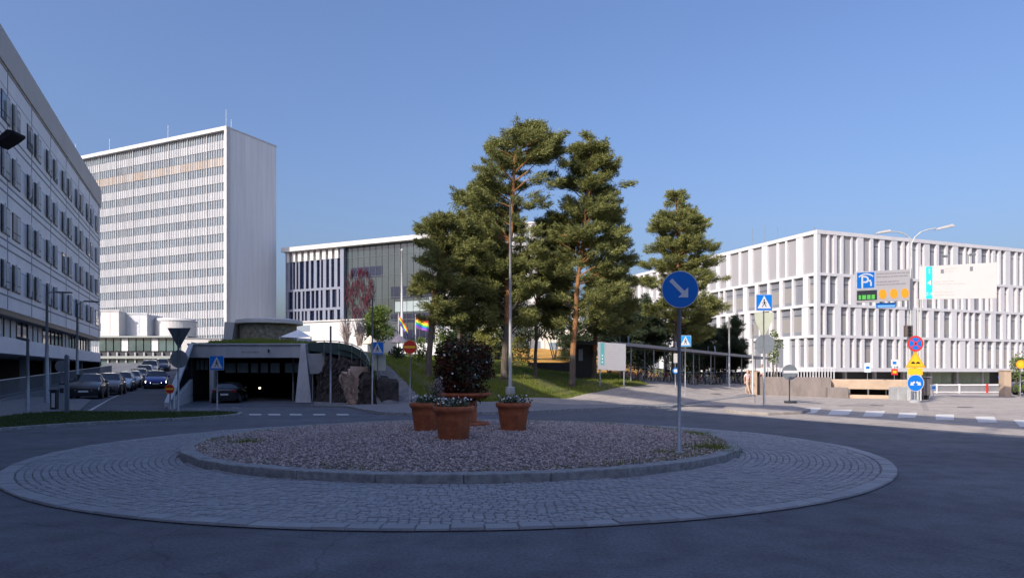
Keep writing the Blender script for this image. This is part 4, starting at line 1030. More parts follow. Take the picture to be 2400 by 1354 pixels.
for (px, Y, top, bot, hw, lb) in [(1725, 67, 742, 862, 26, "small dark spruce in front of the white office block"), (1695, 68, 760, 862, 22, "small dark spruce left of the one by the white office block"), (1460, 60, 700, 850, 50, "broad dark conifer behind the information board"), (1515, 64, 690, 850, 46, "dark conifer behind the left half of the bicycle shelter"), (1650, 66, 730, 856, 40, "dark conifer right of the lone pine behind the shelter"), (1350, 64, 760, 840, 40, "low dark conifer behind the orange trunked pine")]:
    pine(lb, Y, [(px, bot + 10), (px, (top + bot) / 2), (px, top + 8)], [(top, px - 4, px + 4), (top + (bot - top) * .3, px - hw * .5, px + hw * .5), (top + (bot - top) * .7, px - hw, px + hw), (bot, px - hw * .8, px + hw * .8)], .14, 2.4, needles=m_pined, group="dark conifers in the background", kind="spruce_tree", dark=1)
def bush(name, label, cat, px, Y, top, bot, hw, m, size=.2, per=420, stems=True, zb=None, group=None):
    zt_, zb_ = Z(top, Y), Z(bot, Y); wd = hw * Y / F; t = thing(name, label, cat, (X(px, Y), Y, zb if zb is not None else ground_at(px, Y)), group=group); inv = Matrix.Translation(-t.location)
    bl = []; hh = zt_ - zb_
    for i in range(16):
        s = rnd.random(); a = rnd.uniform(0, 6.28); q = rnd.random() ** .6; ww = wd * (1 - .55 * s ** 2) * .72
        r_ = min(wd * .5, hh * .3) * rnd.uniform(.6, 1.0)
        bl.append((X(px, Y) + ww * q * math.cos(a), Y + ww * q * math.sin(a), zb_ + hh * (.15 + .78 * s) - r_ * .2, r_, r_, r_ * .8))
    bl.append((X(px, Y), Y, zt_ - wd * .3, wd * .35, wd * .35, wd * .3))
    f = leaf_blob("foliage", bl, per, size, m, t, shell=.3); f.matrix_parent_inverse = inv
    b = MB(); z0 = (zb if zb is not None else ground_at(px, Y)) - .1
    for i in range(4):
        c = bl[i * 3]; b.tube([(X(px, Y) + .05 * i - .1, Y, z0), ((X(px, Y) + c[0]) / 2, Y, (z0 + c[2]) / 2), c[:3]], [.06, .04, .02], 5)
    part(t, inv, "stems", b, m_bark_g); return t
bush("deciduous_tree", "small rounded green tree in front of the dark red artwork", "tree", 888, 75, 718, 812, 50, m_leaf, .3, 300)
bush("shrub", "green shrub behind the leftmost pine trunk", "shrub", 1040, 50, 752, 862, 42, m_leaf, .2, 300)
bush("shrub", "pale yellow green shrub above the flower ball", "shrub", 1135, 56, 765, 832, 44, m_leafy, .22, 260)
bush("shrub", "shrub behind the foot of the light mast", "shrub", 1215, 54, 790, 862, 34, m_leafy, .2, 260)
bush("shrub", "leafy shrub right of the red and yellow no entry sign", "shrub", 985, 50, 790, 868, 30, m_leaf, .2, 300)
bush("shrub", "dark shrub left of the no entry sign beneath the parasols", "shrub", 930, 52, 812, 862, 26, m_pined, .2, 300)
bush("young_tree", "slim bright green young tree in front of the white office block", "tree", 1816, 60, 770, 858, 19, m_leaf, .2, 330, zb=0)
bush("shrub", "bright green bush at the right edge of the photo", "shrub", 2390, 47, 826, 925, 26, m_leaf, .16, 600, zb=0)
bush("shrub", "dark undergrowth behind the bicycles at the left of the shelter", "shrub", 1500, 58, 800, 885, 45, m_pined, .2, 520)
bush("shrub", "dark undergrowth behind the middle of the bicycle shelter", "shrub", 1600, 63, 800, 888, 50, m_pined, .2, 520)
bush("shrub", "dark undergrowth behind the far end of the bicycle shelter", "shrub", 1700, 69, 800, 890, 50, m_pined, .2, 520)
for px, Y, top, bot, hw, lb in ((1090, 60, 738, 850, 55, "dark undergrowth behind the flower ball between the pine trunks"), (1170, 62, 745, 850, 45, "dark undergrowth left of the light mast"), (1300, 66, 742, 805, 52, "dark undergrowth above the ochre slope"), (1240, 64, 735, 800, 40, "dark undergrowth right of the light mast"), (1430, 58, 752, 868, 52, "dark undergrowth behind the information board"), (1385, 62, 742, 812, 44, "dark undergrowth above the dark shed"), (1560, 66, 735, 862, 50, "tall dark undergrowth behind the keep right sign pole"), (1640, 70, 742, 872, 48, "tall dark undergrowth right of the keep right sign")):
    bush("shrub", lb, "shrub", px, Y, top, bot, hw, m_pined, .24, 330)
# pale bare bushes on the terrace
m_twig = mat("pale_pink_twigs", (.50, .40, .36), .8, .2, 3)
for px, lb in ((812, "pinkish white leafless bush at the edge of the terrace"), (842, "pale leafless bush between the pinkish one and the small green tree")):
    Y = 70; t = thing("bare_shrub", lb, "shrub", (X(px, Y), Y, 4.3)); inv = Matrix.Translation(-t.location); b = MB()
    for i in range(90):
        a = rnd.uniform(0, 6.28); s = rnd.uniform(.2, 1); p0 = Vector((X(px, Y) + rnd.uniform(-.2, .2), Y, 4.2)); p2 = Vector((X(px, Y) + math.cos(a) * s * .9, Y + math.sin(a) * s * .9, 4.2 + rnd.uniform(1.4, 3.3) * (1.1 - .3 * s)))
        b.tube([p0, p0.lerp(p2, .5) + Vector((0, 0, .25)), p2], [.03, .022, .01], 4, cap=False)
    part(t, inv, "twigs", b, m_twig)

# ================================================================== PLANTERS ON THE ISLAND
def pot(label, px, Y, rw, pybase):
    x = X(px, Y); z0 = iz(x, Y) + .01; t = thing("flower_pot", label, "planter", (x, Y, z0), group="terracotta pots on the roundabout island")
    b = MB(); h = rw * .78; s = rw / 2
    b.lathe([(s * .70, 0), (s * .72, .02), (s * .76, h * .28), (s * .775, h * .30), (s * .79, h * .33), (s * .82, h * .55), (s * .84, h * .575), (s * .845, h * .60), (s * .88, h * .80), (s * .94, h * .83), (s, h * .87), (s, h * .97), (s * .97, h), (s * .88, h), (s * .86, h * .9), (.01, h * .9)], 48)
    o = b.build("pot", m_terra, t, smooth=True); e = o.modifiers.new("e", 'EDGE_SPLIT'); e.split_angle = R(50)
    b = MB(); b.lathe([(s * .85, h * .9), (s * .5, h * .93), (.02, h * .95)], 24); b.build("soil", mat("soil", (.03, .02, .015), .95) if "soil" not in MATS else MATS["soil"], t)
    return t, h, s
m_dleaf = mat("dark_green_foliage", (.06, .10, .04), .8, 0, 1, col2=(.07, .10, .05), island=True)
m_silver = mat("silver_foliage", (.22, .30, .27), .6, 0, 1, col2=(.10, .16, .13), island=True)
m_burg = mat("burgundy_foliage", (.17, .05, .035), .9, spec=.1, scale=1, col2=(.035, .03, .015), island=True)
m_flw = mat("white_petals", (.8, .78, .76), .6); m_flp = mat("pink_blossom", (.45, .30, .30), .7, 0, 1, col2=(.25, .18, .18), island=True)
def posy(t, h, s, tall=None):
    bl = [(s * .7 * math.cos(a) * q, s * .7 * math.sin(a) * q, h + .02, .17, .17, .10) for a, q in [(i * .9, .4 + .6 * ((i * 37) % 10) / 10) for i in range(11)]]
    leaf_blob("leaves", bl, 900, .075, m_dleaf, t, flat=.3, shell=.2)
    leaf_blob("silver_leaves", bl[::3], 350, .07, m_silver, t, flat=.3, shell=.8)
    n = 46; a = nr.uniform(0, 6.28, n); q = nr.random(n) ** .5 * s; c = np.stack([q * np.cos(a), q * np.sin(a), h + .07 + nr.uniform(-.03, .08, n)], 1)
    d = unit(n) * .5; d[:, 2] = np.abs(d[:, 2]) + .3; cloud_mesh("white_flowers", c, d / np.linalg.norm(d, axis=1, keepdims=True), unit(n), np.full(n, .055), np.full(n, .05), m_flw, t)
    if tall:
        bb = [(tall[0] + rnd.uniform(-.22, .22), rnd.uniform(-.15, .15), h + .1 + rnd.random() * tall[1], .07, .07, .10) for _ in range(22)]
        leaf_blob("tall_blossom", bb, 1700, .055, m_flp, t, shell=.2)
        b = MB()
        for c in bb: b.tube([(tall[0] * .5, 0, h - .02), c[:3]], .007, 4, cap=False)
        b.build("stems", m_dleaf, t)
t1, h1, s1 = pot("front terracotta pot, nearest of the group", 1063, 14.4, .86, 1022); posy(t1, h1, s1)
t1, h1, s1 = pot("left terracotta pot with tall pinkish blossom", 1001, 16.6, .83, 1005); posy(t1, h1, s1, (.14, .42))
t1, h1, s1 = pot("right terracotta pot standing apart with low green plants", 1203, 16.6, .83, 1005); posy(t1, h1, s1)
b = MB(); cy = 18.4; cx = X(1088, cy); z0 = iz(cx, cy)
t1 = thing("pedestal_planter", "tall terracotta pedestal planter carrying a big burgundy flower ball", "planter", (cx, cy, z0), group="terracotta pots on the roundabout island")
b.lathe([(.66, 0), (.66, .07), (.62, .09)], 40); b.build("base_slab", m_terra, t1)
b = MB(); b.lathe([(.37, .09), (.34, .12), (.33, .62), (.36, .70)], 32); b.build("column", m_terra, t1, smooth=True)
b = MB(); b.lathe([(.36, .70), (.60, .76), (.70, .80), (.70, .86), (.66, .86), (.01, .84)], 40); b.build("dish", m_terra, t1)
fb = thing("flower_ball", "big dense ball of burgundy foliage with white and silvery flowers above the pots", "plant", (cx, cy, z0 + .85)); 
bl = []
for i in range(70):
    s = rnd.random(); a = rnd.uniform(0, 6.28); ww = .56 * math.sin(math.acos(min(1, abs(2 * s - 1) ** 1.7)) ) ** .7 if 0 < s < 1 else .2
    bl.append((ww * math.cos(a) * rnd.uniform(.9, 1.12), ww * math.sin(a), -.12 + 1.44 * s, .21, .21, .17))
leaf_blob("foliage", bl + [(0, 0, .1 + .2 * i, .5, .5, .25) for i in range(5)], 2300, .085, m_burg, fb, shell=.45)
leaf_blob("green_leaves", bl[::2], 1500, .08, m_dleaf, fb, shell=.8)
sv = [(.42 * math.cos(a), .5 * math.sin(a), z, .2, .2, .18) for a, z in ((-.9, .35), (-.8, .55), (-.7, .8), (-1.1, .45), (-1.0, .7), (-1.2, .3))]
leaf_blob("silver_leaves", sv, 900, .07, m_silver, fb, shell=.85)
n = 60; a = nr.uniform(0, 6.28, n); zz = nr.uniform(.05, 1.3, n); ww = .74 * np.sqrt(1 - np.abs(zz / .68 - 1) ** 3.4)
c = np.stack([ww * np.cos(a), ww * np.sin(a), zz], 1)
cloud_mesh("white_flowers", c, unit(n), unit(n), np.full(n, .075), np.full(n, .07), m_flw, fb)

# ================================================================== SIGNS
def gnd(px, Y): return iz(X(px, Y), Y) if abs(px - 1592) < 5 and Y < 14 else (0 if px >= 1768 or px < 860 or Y < 33 else float(hz(px, Y)))
def signpost(name, label, px, Y, zg, ztop, r=.03, m=m_steel, cat="road sign", group=None, foot=True, rotz=0):
    t = thing(name, label, cat, (X(px, Y), Y, zg), rotz, group)
    b = MB(); b.tube([(0, 0, -.05), (0, 0, ztop - zg)], r, 10); b.build("pole", m, t, smooth=True)
    if foot: b = MB(); b.lathe([(.09, -.04), (.09, .03), (.05, .06)], 14); b.build("foot", m_concrete, t)
    return t
def disc(mb, r, z, y0, y1, m=None, n=40, x=0): mb.prism([(x + r * math.cos(2 * math.pi * i / n), z + r * math.sin(2 * math.pi * i / n)) for i in range(n)], y0, y1, m)
def rounded(x0, x1, z0, z1, r, n=5):
    pts = []
    for cx_, cz_, a0 in ((x1 - r, z1 - r, 0), (x0 + r, z1 - r, 90), (x0 + r, z0 + r, 180), (x1 - r, z0 + r, 270)):
        for i in range(n + 1): a = R(a0 + 90 * i / n); pts.append((cx_ + r * math.cos(a), cz_ + r * math.sin(a)))
    return pts
# keep-right sign on the island
sy = 12.5; zg = iz(X(1592, sy), sy)
t = signpost("keep_right_sign", "large round blue sign with white arrow pointing down right on the gravel island", 1592, sy, zg, Z(690, sy), .032, m_steel)
zc = Z(679, sy) - zg; r_ = .33
b = MB(); disc(b, r_, zc, -.06, -.045, m_back); disc(b, r_ - .003, zc, -.064, -.06, m_signw, 48); disc(b, r_ - .016, zc, -.067, -.064, m_blue, 48); o = b.build("sign_panel", None, t)
b = MB(); a = R(-45); cs, sn = math.cos(a), math.sin(a)
arrow = [(-.26, .032), (.10, .032), (.10, .10), (.245, 0), (.10, -.10), (.10, -.032), (-.26, -.032)]
# head drawn as the open corner the photo shows
arrow = [(-.235, .036), (.115, .036), (.045, .115), (.115, .115), (.115, .115), (.235, 0), (.115, -.115), (.045, -.115), (.115, -.036), (-.235, -.036)]
arrow = [(-.235, .036), (.075, .036), (.075, .125), (.20, 0), (.075, -.125), (.075, -.036), (-.235, -.036)]
b.prism([(x * cs - z * sn, zc + x * sn + z * cs) for x, z in arrow], -.071, -.067); b.build("arrow", mat("sign_white_reflective", (.62, .66, .72), .5), o)
b = MB(); b.box(-.05, .05, -.045, -.02, zc - .14, zc - .10); b.box(-.05, .05, -.045, -.02, zc + .10, zc + .14); b.build("bracket", m_steel, t)
for v in t.children:
    pass

def crosswalk(label, px, Y, zg, pyc, sz, ptop=None, rotz=0, back=None, m=m_blue):
    t = signpost("crosswalk_sign", label, px, Y, zg, Z(ptop if ptop else pyc - 4, Y), .03, group="blue pedestrian crossing signs")
    zc = Z(pyc, Y) - zg; h = sz / 2
    b = MB(); b.prism(rounded(-h, h, zc - h, zc + h, .03), -.055, -.04, m_back); b.prism(rounded(-h + .008, h - .008, zc - h + .008, zc + h - .008, .025), -.06, -.055, m_signw); b.prism(rounded(-h + .02, h - .02, zc - h + .02, zc + h - .02, .02), -.063, -.06, m)
    o = b.build("sign_panel", None, t)
    b = MB(); b.prism([(-h * .82, zc - h * .72), (h * .82, zc - h * .72), (0, zc + h * .84)], -.066, -.063, m_signw); tr_ = b.build("triangle", None, o)
    b = MB(); disc(b, h * .10, zc + h * .30, -.069, -.066, None, 12)
    for pl_ in ([(-.08, .16), (.10, .16), (.12, -.15), (-.06, -.15)], [(-.05, -.12), (.06, -.12), (-.20, -.55), (-.30, -.55)], [(.0, -.12), (.11, -.12), (.30, -.55), (.19, -.55)], [(.06, .14), (.12, .10), (.30, -.10), (.24, -.14)], [(-.08, .14), (-.14, .10), (-.26, -.16), (-.20, -.18)]):
        b.prism([(x * h, zc + z * h) for x, z in pl_][::-1], -.069, -.066)
    b.build("pedestrian_figure", m_dark, o)
    return t
Yc = 30.0
crosswalk("crossing sign on a pole in front of the garage opening", 509, Yc, 0, 850, .62)
crosswalk("crossing sign beside the painted sunlit streak on the rock", 885, 34.5, .06, 816, .62)
crosswalk("tallest crossing sign, standing on the traffic island by the concrete wall", 1790, 31, .1, 709, .72)
crosswalk("pale blue crossing sign in front of the bicycle shelter", 1606, 41, float(hz(1606, 41)), 799, .66, m=mat("faded_blue", (.02, .28, .62), .4))
for v in S.objects:
    if v.get('category') == 'road sign' and v.name.startswith('crosswalk_sign'): v['category'] = "road sign"
# backs under two of them
b = MB(); Yq = 34.7; o = thing("sign_reverse", "cream back of a rectangular sign under the crossing sign by the rock", "road sign", (X(889, Yq), Yq, .06)); oi = Matrix.Translation(-o.location)
b.box(X(873, Yq), X(904, Yq), Yq, Yq + .02, Z(868, Yq), Z(831, Yq)); part(o, oi, "sign_panel", b, mat("cream_sign_back", (.55, .54, .44), .6, .1, 3))
b = MB(); b.tube([(X(889, Yq), Yq + .05, 0), (X(889, Yq), Yq + .05, Z(831, Yq))], .03, 8); part(o, oi, "pole", b, m_steel)
Yq = 33; o = thing("sign_reverse", "pale greenish back of a large pointed sign below the tallest crossing sign", "road sign", (X(1790, Yq), Yq, .1)); oi = Matrix.Translation(-o.location)
b = MB(); b.prism([(X(1768, Yq), Z(732, Yq)), (X(1814, Yq), Z(732, Yq)), (X(1810, Yq), Z(752, Yq)), (X(1793, Yq), Z(785, Yq)), (X(1786, Yq), Z(785, Yq)), (X(1770, Yq), Z(752, Yq))], Yq, Yq + .03); fix(part(o, oi, "sign_panel", b, mat("pale_green_back", (.52, .55, .42), .6, .1, 3)))
b = MB(); b.tube([(X(1791, Yq), Yq + .08, 0), (X(1791, Yq), Yq + .08, Z(732, Yq))], .035, 8); part(o, oi, "pole", b, m_steel)
Yq = 36; o = thing("sign_reverse", "grey back of an octagonal sign behind the tallest crossing sign pole", "road sign", (X(1793, Yq), Yq, .1)); oi = Matrix.Translation(-o.location)
b = MB(); rr0 = 24 * Yq / F; b.prism([(X(1793, Yq) + rr0 * math.cos(R(22.5 + 45 * i)), Z(806, Yq) + rr0 * math.sin(R(22.5 + 45 * i))) for i in range(8)], Yq, Yq + .03); fix(part(o, oi, "sign_panel", b, m_back))
b = MB(); b.tube([(X(1794, Yq), Yq + .07, 0), (X(1794, Yq), Yq + .07, Z(790, Yq))], .03, 8); part(o, oi, "pole", b, m_steel)
# low round sign seen from behind on a rubber foot
Yq = 36.5; o = thing("temporary_sign", "low dark round sign seen from behind with a pale bar, on a portable foot", "road sign", (X(1851, Yq), Yq, 0)); oi = Matrix.Translation(-o.location)
b = MB(); disc(b, .40, Z(872, Yq), Yq, Yq + .02, None, 36, X(1851, Yq)); part(o, oi, "sign_panel", b, mat("dark_grey_back", (.17, .19, .21), .5, .15, 4))
b = MB(); b.box(X(1836, Yq), X(1869, Yq), Yq - .02, Yq - .003, Z(874, Yq), Z(868, Yq)); part(o, oi, "bar", b, m_signw)
b = MB(); b.tube([(X(1851, Yq), Yq + .04, 0), (X(1851, Yq), Yq + .04, Z(862, Yq))], .035, 8); part(o, oi, "pole", b, m_dark)
b = MB(); b.box(X(1842, Yq), X(1866, Yq), Yq - .2, Yq + .3, 0.005, .11); bevel(part(o, oi, "foot", b, m_dark), .03)

def noentry(label, px, Y, zg, pyc, r0, pole_m=m_steel):
    t = signpost("no_entry_sign", label, px, Y, zg, Z(pyc, Y), .028, group="red and yellow no entry signs", m=pole_m); zc = Z(pyc, Y) - zg
    b = MB(); disc(b, r0, zc, -.055, -.04, m_back); disc(b, r0 - .004, zc, -.058, -.055, m_yel); disc(b, r0 - .02, zc, -.061, -.058, m_red); o = b.build("sign_panel", None, t)
    b = MB(); b.box(-r0 * .8, r0 * .8, -.064, -.061, zc - r0 * .17, zc + r0 * .17); b.build("yellow_bar", m_yel, o)
    return t
noentry("no entry sign below the rainbow flags, on a tall thin pole", 961, 33.5, .1, 813, .33)
noentry("low no entry sign by the slanting garage wall at the left street", 399, 30.3, 0, 911, .21)
# yield sign and round sign seen from the back
Yq = 27; t = signpost("yield_sign_back", "backs of a triangular sign and a round one on one pole before the glass link", 418, Yq, 0, Z(770, Yq), .035)
b = MB(); b.prism([(X(391, Yq) - X(418, Yq), Z(768, Yq)), (X(446, Yq) - X(418, Yq), Z(768, Yq)), (0, Z(818, Yq))][::-1], .04, .06); fix(b.build("triangle_panel", mat("dark_slate_back", (.085, .105, .12), .5, .15, 4), t))
b = MB(); disc(b, 21 * Yq / F, Z(841, Yq), .04, .06); b.build("round_panel", m_back, t)
# dark info pylon with rounded top
Yq = 26.3; t = thing("info_pylon", "tall slim dark slab sign with a rounded top standing on the left lawn", "sign", (X(157, Yq), Yq, .08), R(28)); h = Z(831, Yq) - .08
b = MB(); b.prism([(-.06, 0), (.06, 0), (.06, h - .06), (.03, h), (-.03, h), (-.06, h - .06)], -.28, .28); bevel(fix(b.build("slab", mat("slate_blue_slab", (.13, .16, .20), .4, .1, 2), t)), .015)
b = MB(); b.box(-.075, .075, -.05, .05, 0, h * .98); b.build("edge_strip", m_back, t)
for px, y0, y1, lb, m_ in ((140, 846, 866, "round grey sign back left of the dark slab sign", m_back),):
    Yq = 31; t = signpost("round_sign_back", lb, px + 4, Yq, 0, Z(y0, Yq), .025); b = MB(); disc(b, .26, Z(858, Yq), -.05, -.03); b.build("sign_panel", m_, t)
# parking machine and bollard cabinet
Yq = 29.5; t = thing("ticket_machine", "small dark post box with a white front face left of the slab sign", "ticket machine", (X(124, Yq), Yq, .05)); b = MB(); b.box(-.13, .13, 0, .2, 0, .78); bevel(b.build("body", m_dark, t), .02)
b = MB(); b.box(-.05, .08, -.02, 0, .08, .68); b.build("white_face", m_signw, t); b = MB(); b.box(-.16, .16, -.03, .22, .78, .82); b.build("lid", m_dark, t)
Yq = 29; t = thing("utility_post", "pale narrow utility post next to the dark slab sign", "post", (X(145, Yq), Yq, .05)); b = MB(); b.box(-.10, .10, 0, .2, 0, 1.05); bevel(b.build("body", mat("pale_blue_grey", (.35, .38, .42), .5, .1, 3), t), .02)
b = MB(); b.box(-.08, .08, -.01, .0, .70, .9); b.build("display", m_dark, t); b = MB(); b.box(-.12, .12, -.02, .22, 1.05, 1.1); b.build("cap", m_dark, t)
Yq = 30.6; t = thing("barrier_post", "white post box at the foot of the slanting garage wall", "post", (X(402, Yq), Yq, 0)); b = MB(); b.box(-.16, .10, .1, .4, 0, .42); bevel(b.build("box", m_concrete, t), .02)
b = MB(); b.tube([(.08, .05, 0), (.08, .05, .62)], .05, 10); b.build("white_tube", m_signw, t)

# ---- double lamp mast with the two big boards and the sign stack ---------------------------
YM = 40.0
m_mast = mat("pale_mast_steel", (.55, .56, .55), .5, .12, 5, metal=.3)
t = thing("lamp_mast", "tall double armed street lamp rising behind the large boards", "street lamp", (X(2136, YM), YM, 0)); ti = Matrix.Translation(-t.location)
b = MB(); b.tube([(X(2136, YM), YM, -.1), (X(2136, YM), YM, Z(570, YM))], [.11, .06], 12); part(t, ti, "mast", b, m_mast)
for s, pts_ in (("l", [(2136, 572), (2131, 556), (2118, 547), (2100, 543), (2088, 543)]), ("r", [(2136, 572), (2144, 556), (2158, 544), (2175, 538), (2192, 535)])):
    b = MB(); b.tube([P(a, c, YM) for a, c in pts_], .035, 8); part(t, ti, "arm", b, m_mast)
for (xa, ya, xb, yb) in ((2052, 546, 2088, 541), (2192, 537, 2236, 528)):
    a, c = P(xa, ya, YM), P(xb, yb, YM); b = MB()
    d = c - a; b.hexa([a + Vector((0, -.14, -.07)), c + Vector((0, -.14, -.07)), c + Vector((0, .14, -.07)), a + Vector((0, .14, -.07)), a + Vector((d.x * .15, -.08, .05 + d.z * .15)), c + Vector((-d.x * .1, -.08, .07)), c + Vector((-d.x * .1, .08, .07)), a + Vector((d.x * .15, .08, .05 + d.z * .15))])
    bevel(part(t, ti, "lamp_head", b, mat("lamp_head_grey", (.42, .40, .38), .4, .1, 3)), .015)
def board_frame(name, label, cat, px0, px1, yl0, yl1, yr0, yr1, Ya, Yb, panel_m):
    """board between two verticals; returns thing and function (s,t)->world on its face"""
    a0, a1, c0, c1 = P(px0, yl1, Ya), P(px0, yl0, Ya), P(px1, yr1, Yb), P(px1, yr0, Yb)   # bottom/top left, bottom/top right
    t = thing(name, label, cat, (X((px0 + px1) / 2, (Ya + Yb) / 2), (Ya + Yb) / 2, 0)); ti = Matrix.Translation(-t.location)
    dx = Vector((c0.x - a0.x, c0.y - a0.y, 0)).normalized(); nrm = Vector((dx.y, -dx.x, 0))
    if nrm.y > 0: nrm = -nrm
    def q(s, v, off=0.0): return (a0.lerp(c0, s)).lerp(a1.lerp(c1, s), v) + nrm * off
    def quad(mb, s0, s1, v0, v1, off, m=None, th=.006):
        mb.hexa([q(s0, v0, off + th), q(s1, v0, off + th), q(s1, v0, off), q(s0, v0, off), q(s0, v1, off + th), q(s1, v1, off + th), q(s1, v1, off), q(s0, v1, off)], m)
    b = MB(); quad(b, 0, 1, 0, 1, 0, None, .05); bevel(part(t, ti, "board", b, panel_m), .01)
    return t, ti, q, quad
m_bw = mat("board_white", (.47, .455, .45), .5, .04, 2); m_bg = mat("board_cream", (.50, .485, .465), .5, .04, 2)
t, ti, q, quad = board_frame("parking_board", "large white board with blue P sign, green display and three orange discs", "sign board", 2003, 2131, 637, 710, 631, 704, 38.4, 39.4, m_bw)
def words(mb, quad, s0, s1, v, h, off, seed, gap=.012):
    rg = random.Random(seed); s = s0
    while s < s1 - .02:
        w_ = rg.uniform(.03, .10); quad(mb, s, min(s + w_, s1), v, v + h, off); s += w_ + gap
b = MB(); quad(b, .03, .345, .46, .965, .05, m_blue); part(t, ti, "blue_panel", b)
b = MB(); quad(b, .02, .355, .445, .98, .046, m_signw); part(t, ti, "blue_panel_edge", b)
b = MB(); n = 14
for i in range(n):
    s0, s1 = .06 + .26 * i / n, .06 + .26 * (i + 1) / n; f_ = lambda s: .80 + .09 * (1 - ((s - .19) / .13) ** 2)
    v0 = f_((s0 + s1) / 2); quad(b, s0, s1, v0, v0 + .045, .056)
part(t, ti, "roof_arc", b, m_signw)
dxv = (q(1, 0) - q(0, 0)); yaw = math.atan2(dxv.y, dxv.x)
def btext(name, body, size, m, s, v, off=.058):
    o = text(name, body, size, m, t, (0, 0, 0), (R(90), 0, yaw)); o.matrix_parent_inverse = ti; o.location = q(s, v, off); return o
o = btext("letter_p", "P", 1.0, m_signw, .165, .63); o.scale = (1.15, 1, 1)
b = MB(); quad(b, .265, .295, .52, .66, .056); quad(b, .245, .28, .66, .72, .056); part(t, ti, "ticket_symbol", b, m_signw)
b = MB(); quad(b, .03, .39, .07, .385, .05, m_dark); part(t, ti, "display", b)
b = MB()
for s0, s1 in ((.06, .10), (.12, .19), (.21, .27), (.29, .35)): quad(b, s0, s1, .10, .24, .057)
part(t, ti, "green_digits", b, mat("green_led", (.10, .45, .08), .5, emit=.25))
b = MB(); words(b, quad, .38, .99, .88, .035, .05, 1); words(b, quad, .38, .99, .78, .035, .05, 2); words(b, quad, .38, .82, .62, .035, .05, 3); words(b, quad, .38, .95, .53, .035, .05, 4); part(t, ti, "lettering", b, m_txt)
for s in (.495, .70, .905):
    c = q(s, .24, .056); b = MB(); b.add([c + Vector((math.cos(a) * .27 * math.cos(yaw), math.cos(a) * .27 * math.sin(yaw), math.sin(a) * .27)) for a in [2 * math.pi * i / 28 for i in range(28)]], [tuple(range(28))])
    o = part(t, ti, "orange_disc", b, m_or); sm = o.modifiers.new("s", 'SOLIDIFY'); sm.thickness = .004
for px in (2134, 2128): b = MB(); b.tube([(X(px, 39.9), 39.9, 0), P(px, 628, 39.9)], .045, 8); part(t, ti, "post", b, m_mast)
t, ti, q, quad = board_frame("blue_direction_plate", "short blue plate hanging under the parking board", "sign", 2053, 2098, 710, 722, 709, 721, 38.9, 39.3, m_blue)
b = MB(); quad(b, .05, .95, .12, .55, .05); part(t, ti, "pale_strip", b, mat("pale_blue", (.22, .50, .85), .4))
b = MB(); b.tube([q(.3, .5, -.02), q(.3, 1.9, -.02)], .02, 6); b.tube([q(.7, .5, -.02), q(.7, 1.9, -.02)], .02, 6); part(t, ti, "hanger", b, m_steel)
t, ti, q, quad = board_frame("direction_board", "large cream direction board with a teal strip carrying building numbers", "sign board", 2154, 2336, 625, 702, 615, 699, 39.4, 38.0, m_bg)
dxv = (q(1, 0) - q(0, 0)); yaw = math.atan2(dxv.y, dxv.x)
b = MB(); quad(b, .09, .175, .02, .985, .05, m_teal); part(t, ti, "teal_strip", b)
btext("number", "1", .42, m_signw, .135, .84); btext("number", "4", .42, m_signw, .135, .49); btext("number", "7-9", .27, m_signw, .135, .15)
b = MB()
for v, s1, s2, sd_ in ((.86, .52, .46, 5), (.49, .47, .62, 6), (.17, .44, .46, 7)): words(b, quad, .20 if v < .8 else .33, s1, v + .02, .03, .05, sd_); words(b, quad, .20 if v < .8 else .33, s2, v - .06, .03, .05, sd_ + 9)
part(t, ti, "lettering", b, mat("faint_lettering", (.42, .41, .39), .6))
b = MB()
for v in (.84, .49, .15): quad(b, .025, .06, v - .04, v + .05, .05)
part(t, ti, "arrow_mark", b, mat("faint_arrow", (.48, .48, .42), .6))
b = MB(); quad(b, .285, .325, .76, .88, .05); quad(b, .66, .70, .79, .92, .05); part(t, ti, "dark_symbol", b, mat("symbol_grey", (.16, .16, .18), .6))
for px, y_ in ((2158, 620), (2151, 700)): b = MB(); b.tube([(X(px, 39.9), 39.9, 0), P(px, y_, 39.9)], .05, 8); part(t, ti, "post", b, m_mast)
b = MB()
for s in (.30, .65): c = q(s, 1.0, -.1); b.tube([c, c + Vector((0, 0, .5))], .02, 5); b.box(c.x - .12, c.x + .12, c.y - .45, c.y - .2, c.z + .42, c.z + .52); b.tube([c + Vector((0, 0, .47)), c + Vector((0, -.4, .47))], .015, 5)
part(t, ti, "board_light", b, m_steel)
# sign stack on its own pole
YS = 37.0; t = signpost("sign_stack", "pole with a no stopping sign, yellow uneven road warning and blue two arrow sign", 2144, YS, 0, Z(790, YS), .04)
zc = Z(805, YS); b = MB(); r0 = 18.5 * YS / F; disc(b, r0, zc, -.07, -.05, m_back); disc(b, r0 - .005, zc, -.073, -.07, m_red); disc(b, r0 * .76, zc, -.076, -.073, m_blue); o = b.build("no_stopping_sign", None, t)
b = MB()
for a in (45, 135):
    c_, s_ = math.cos(R(a)), math.sin(R(a)); l_, w_ = r0 * .86, .035; b.prism([(x * c_ - z * s_, zc + x * s_ + z * c_) for x, z in ((-l_, -w_), (l_, -w_), (l_, w_), (-l_, w_))], -.079, -.076 if a == 45 else -.0765)
b.build("red_cross", m_red, o)
def tri(mb, h0, zb, zt, y0, y1, m): mb.prism([(-h0, zb), (h0, zb), (0, zt)][::-1], y0, y1, m)
b = MB(); zb_, zt_ = Z(861, YS), Z(822, YS); tri(b, 23.5 * YS / F, zb_, zt_, -.07, -.05, m_or); tri(b, 18 * YS / F, zb_ + .09, zt_ - .17, -.074, -.07, m_yel); o = fix(b.build("warning_triangle", None, t))
b = MB()
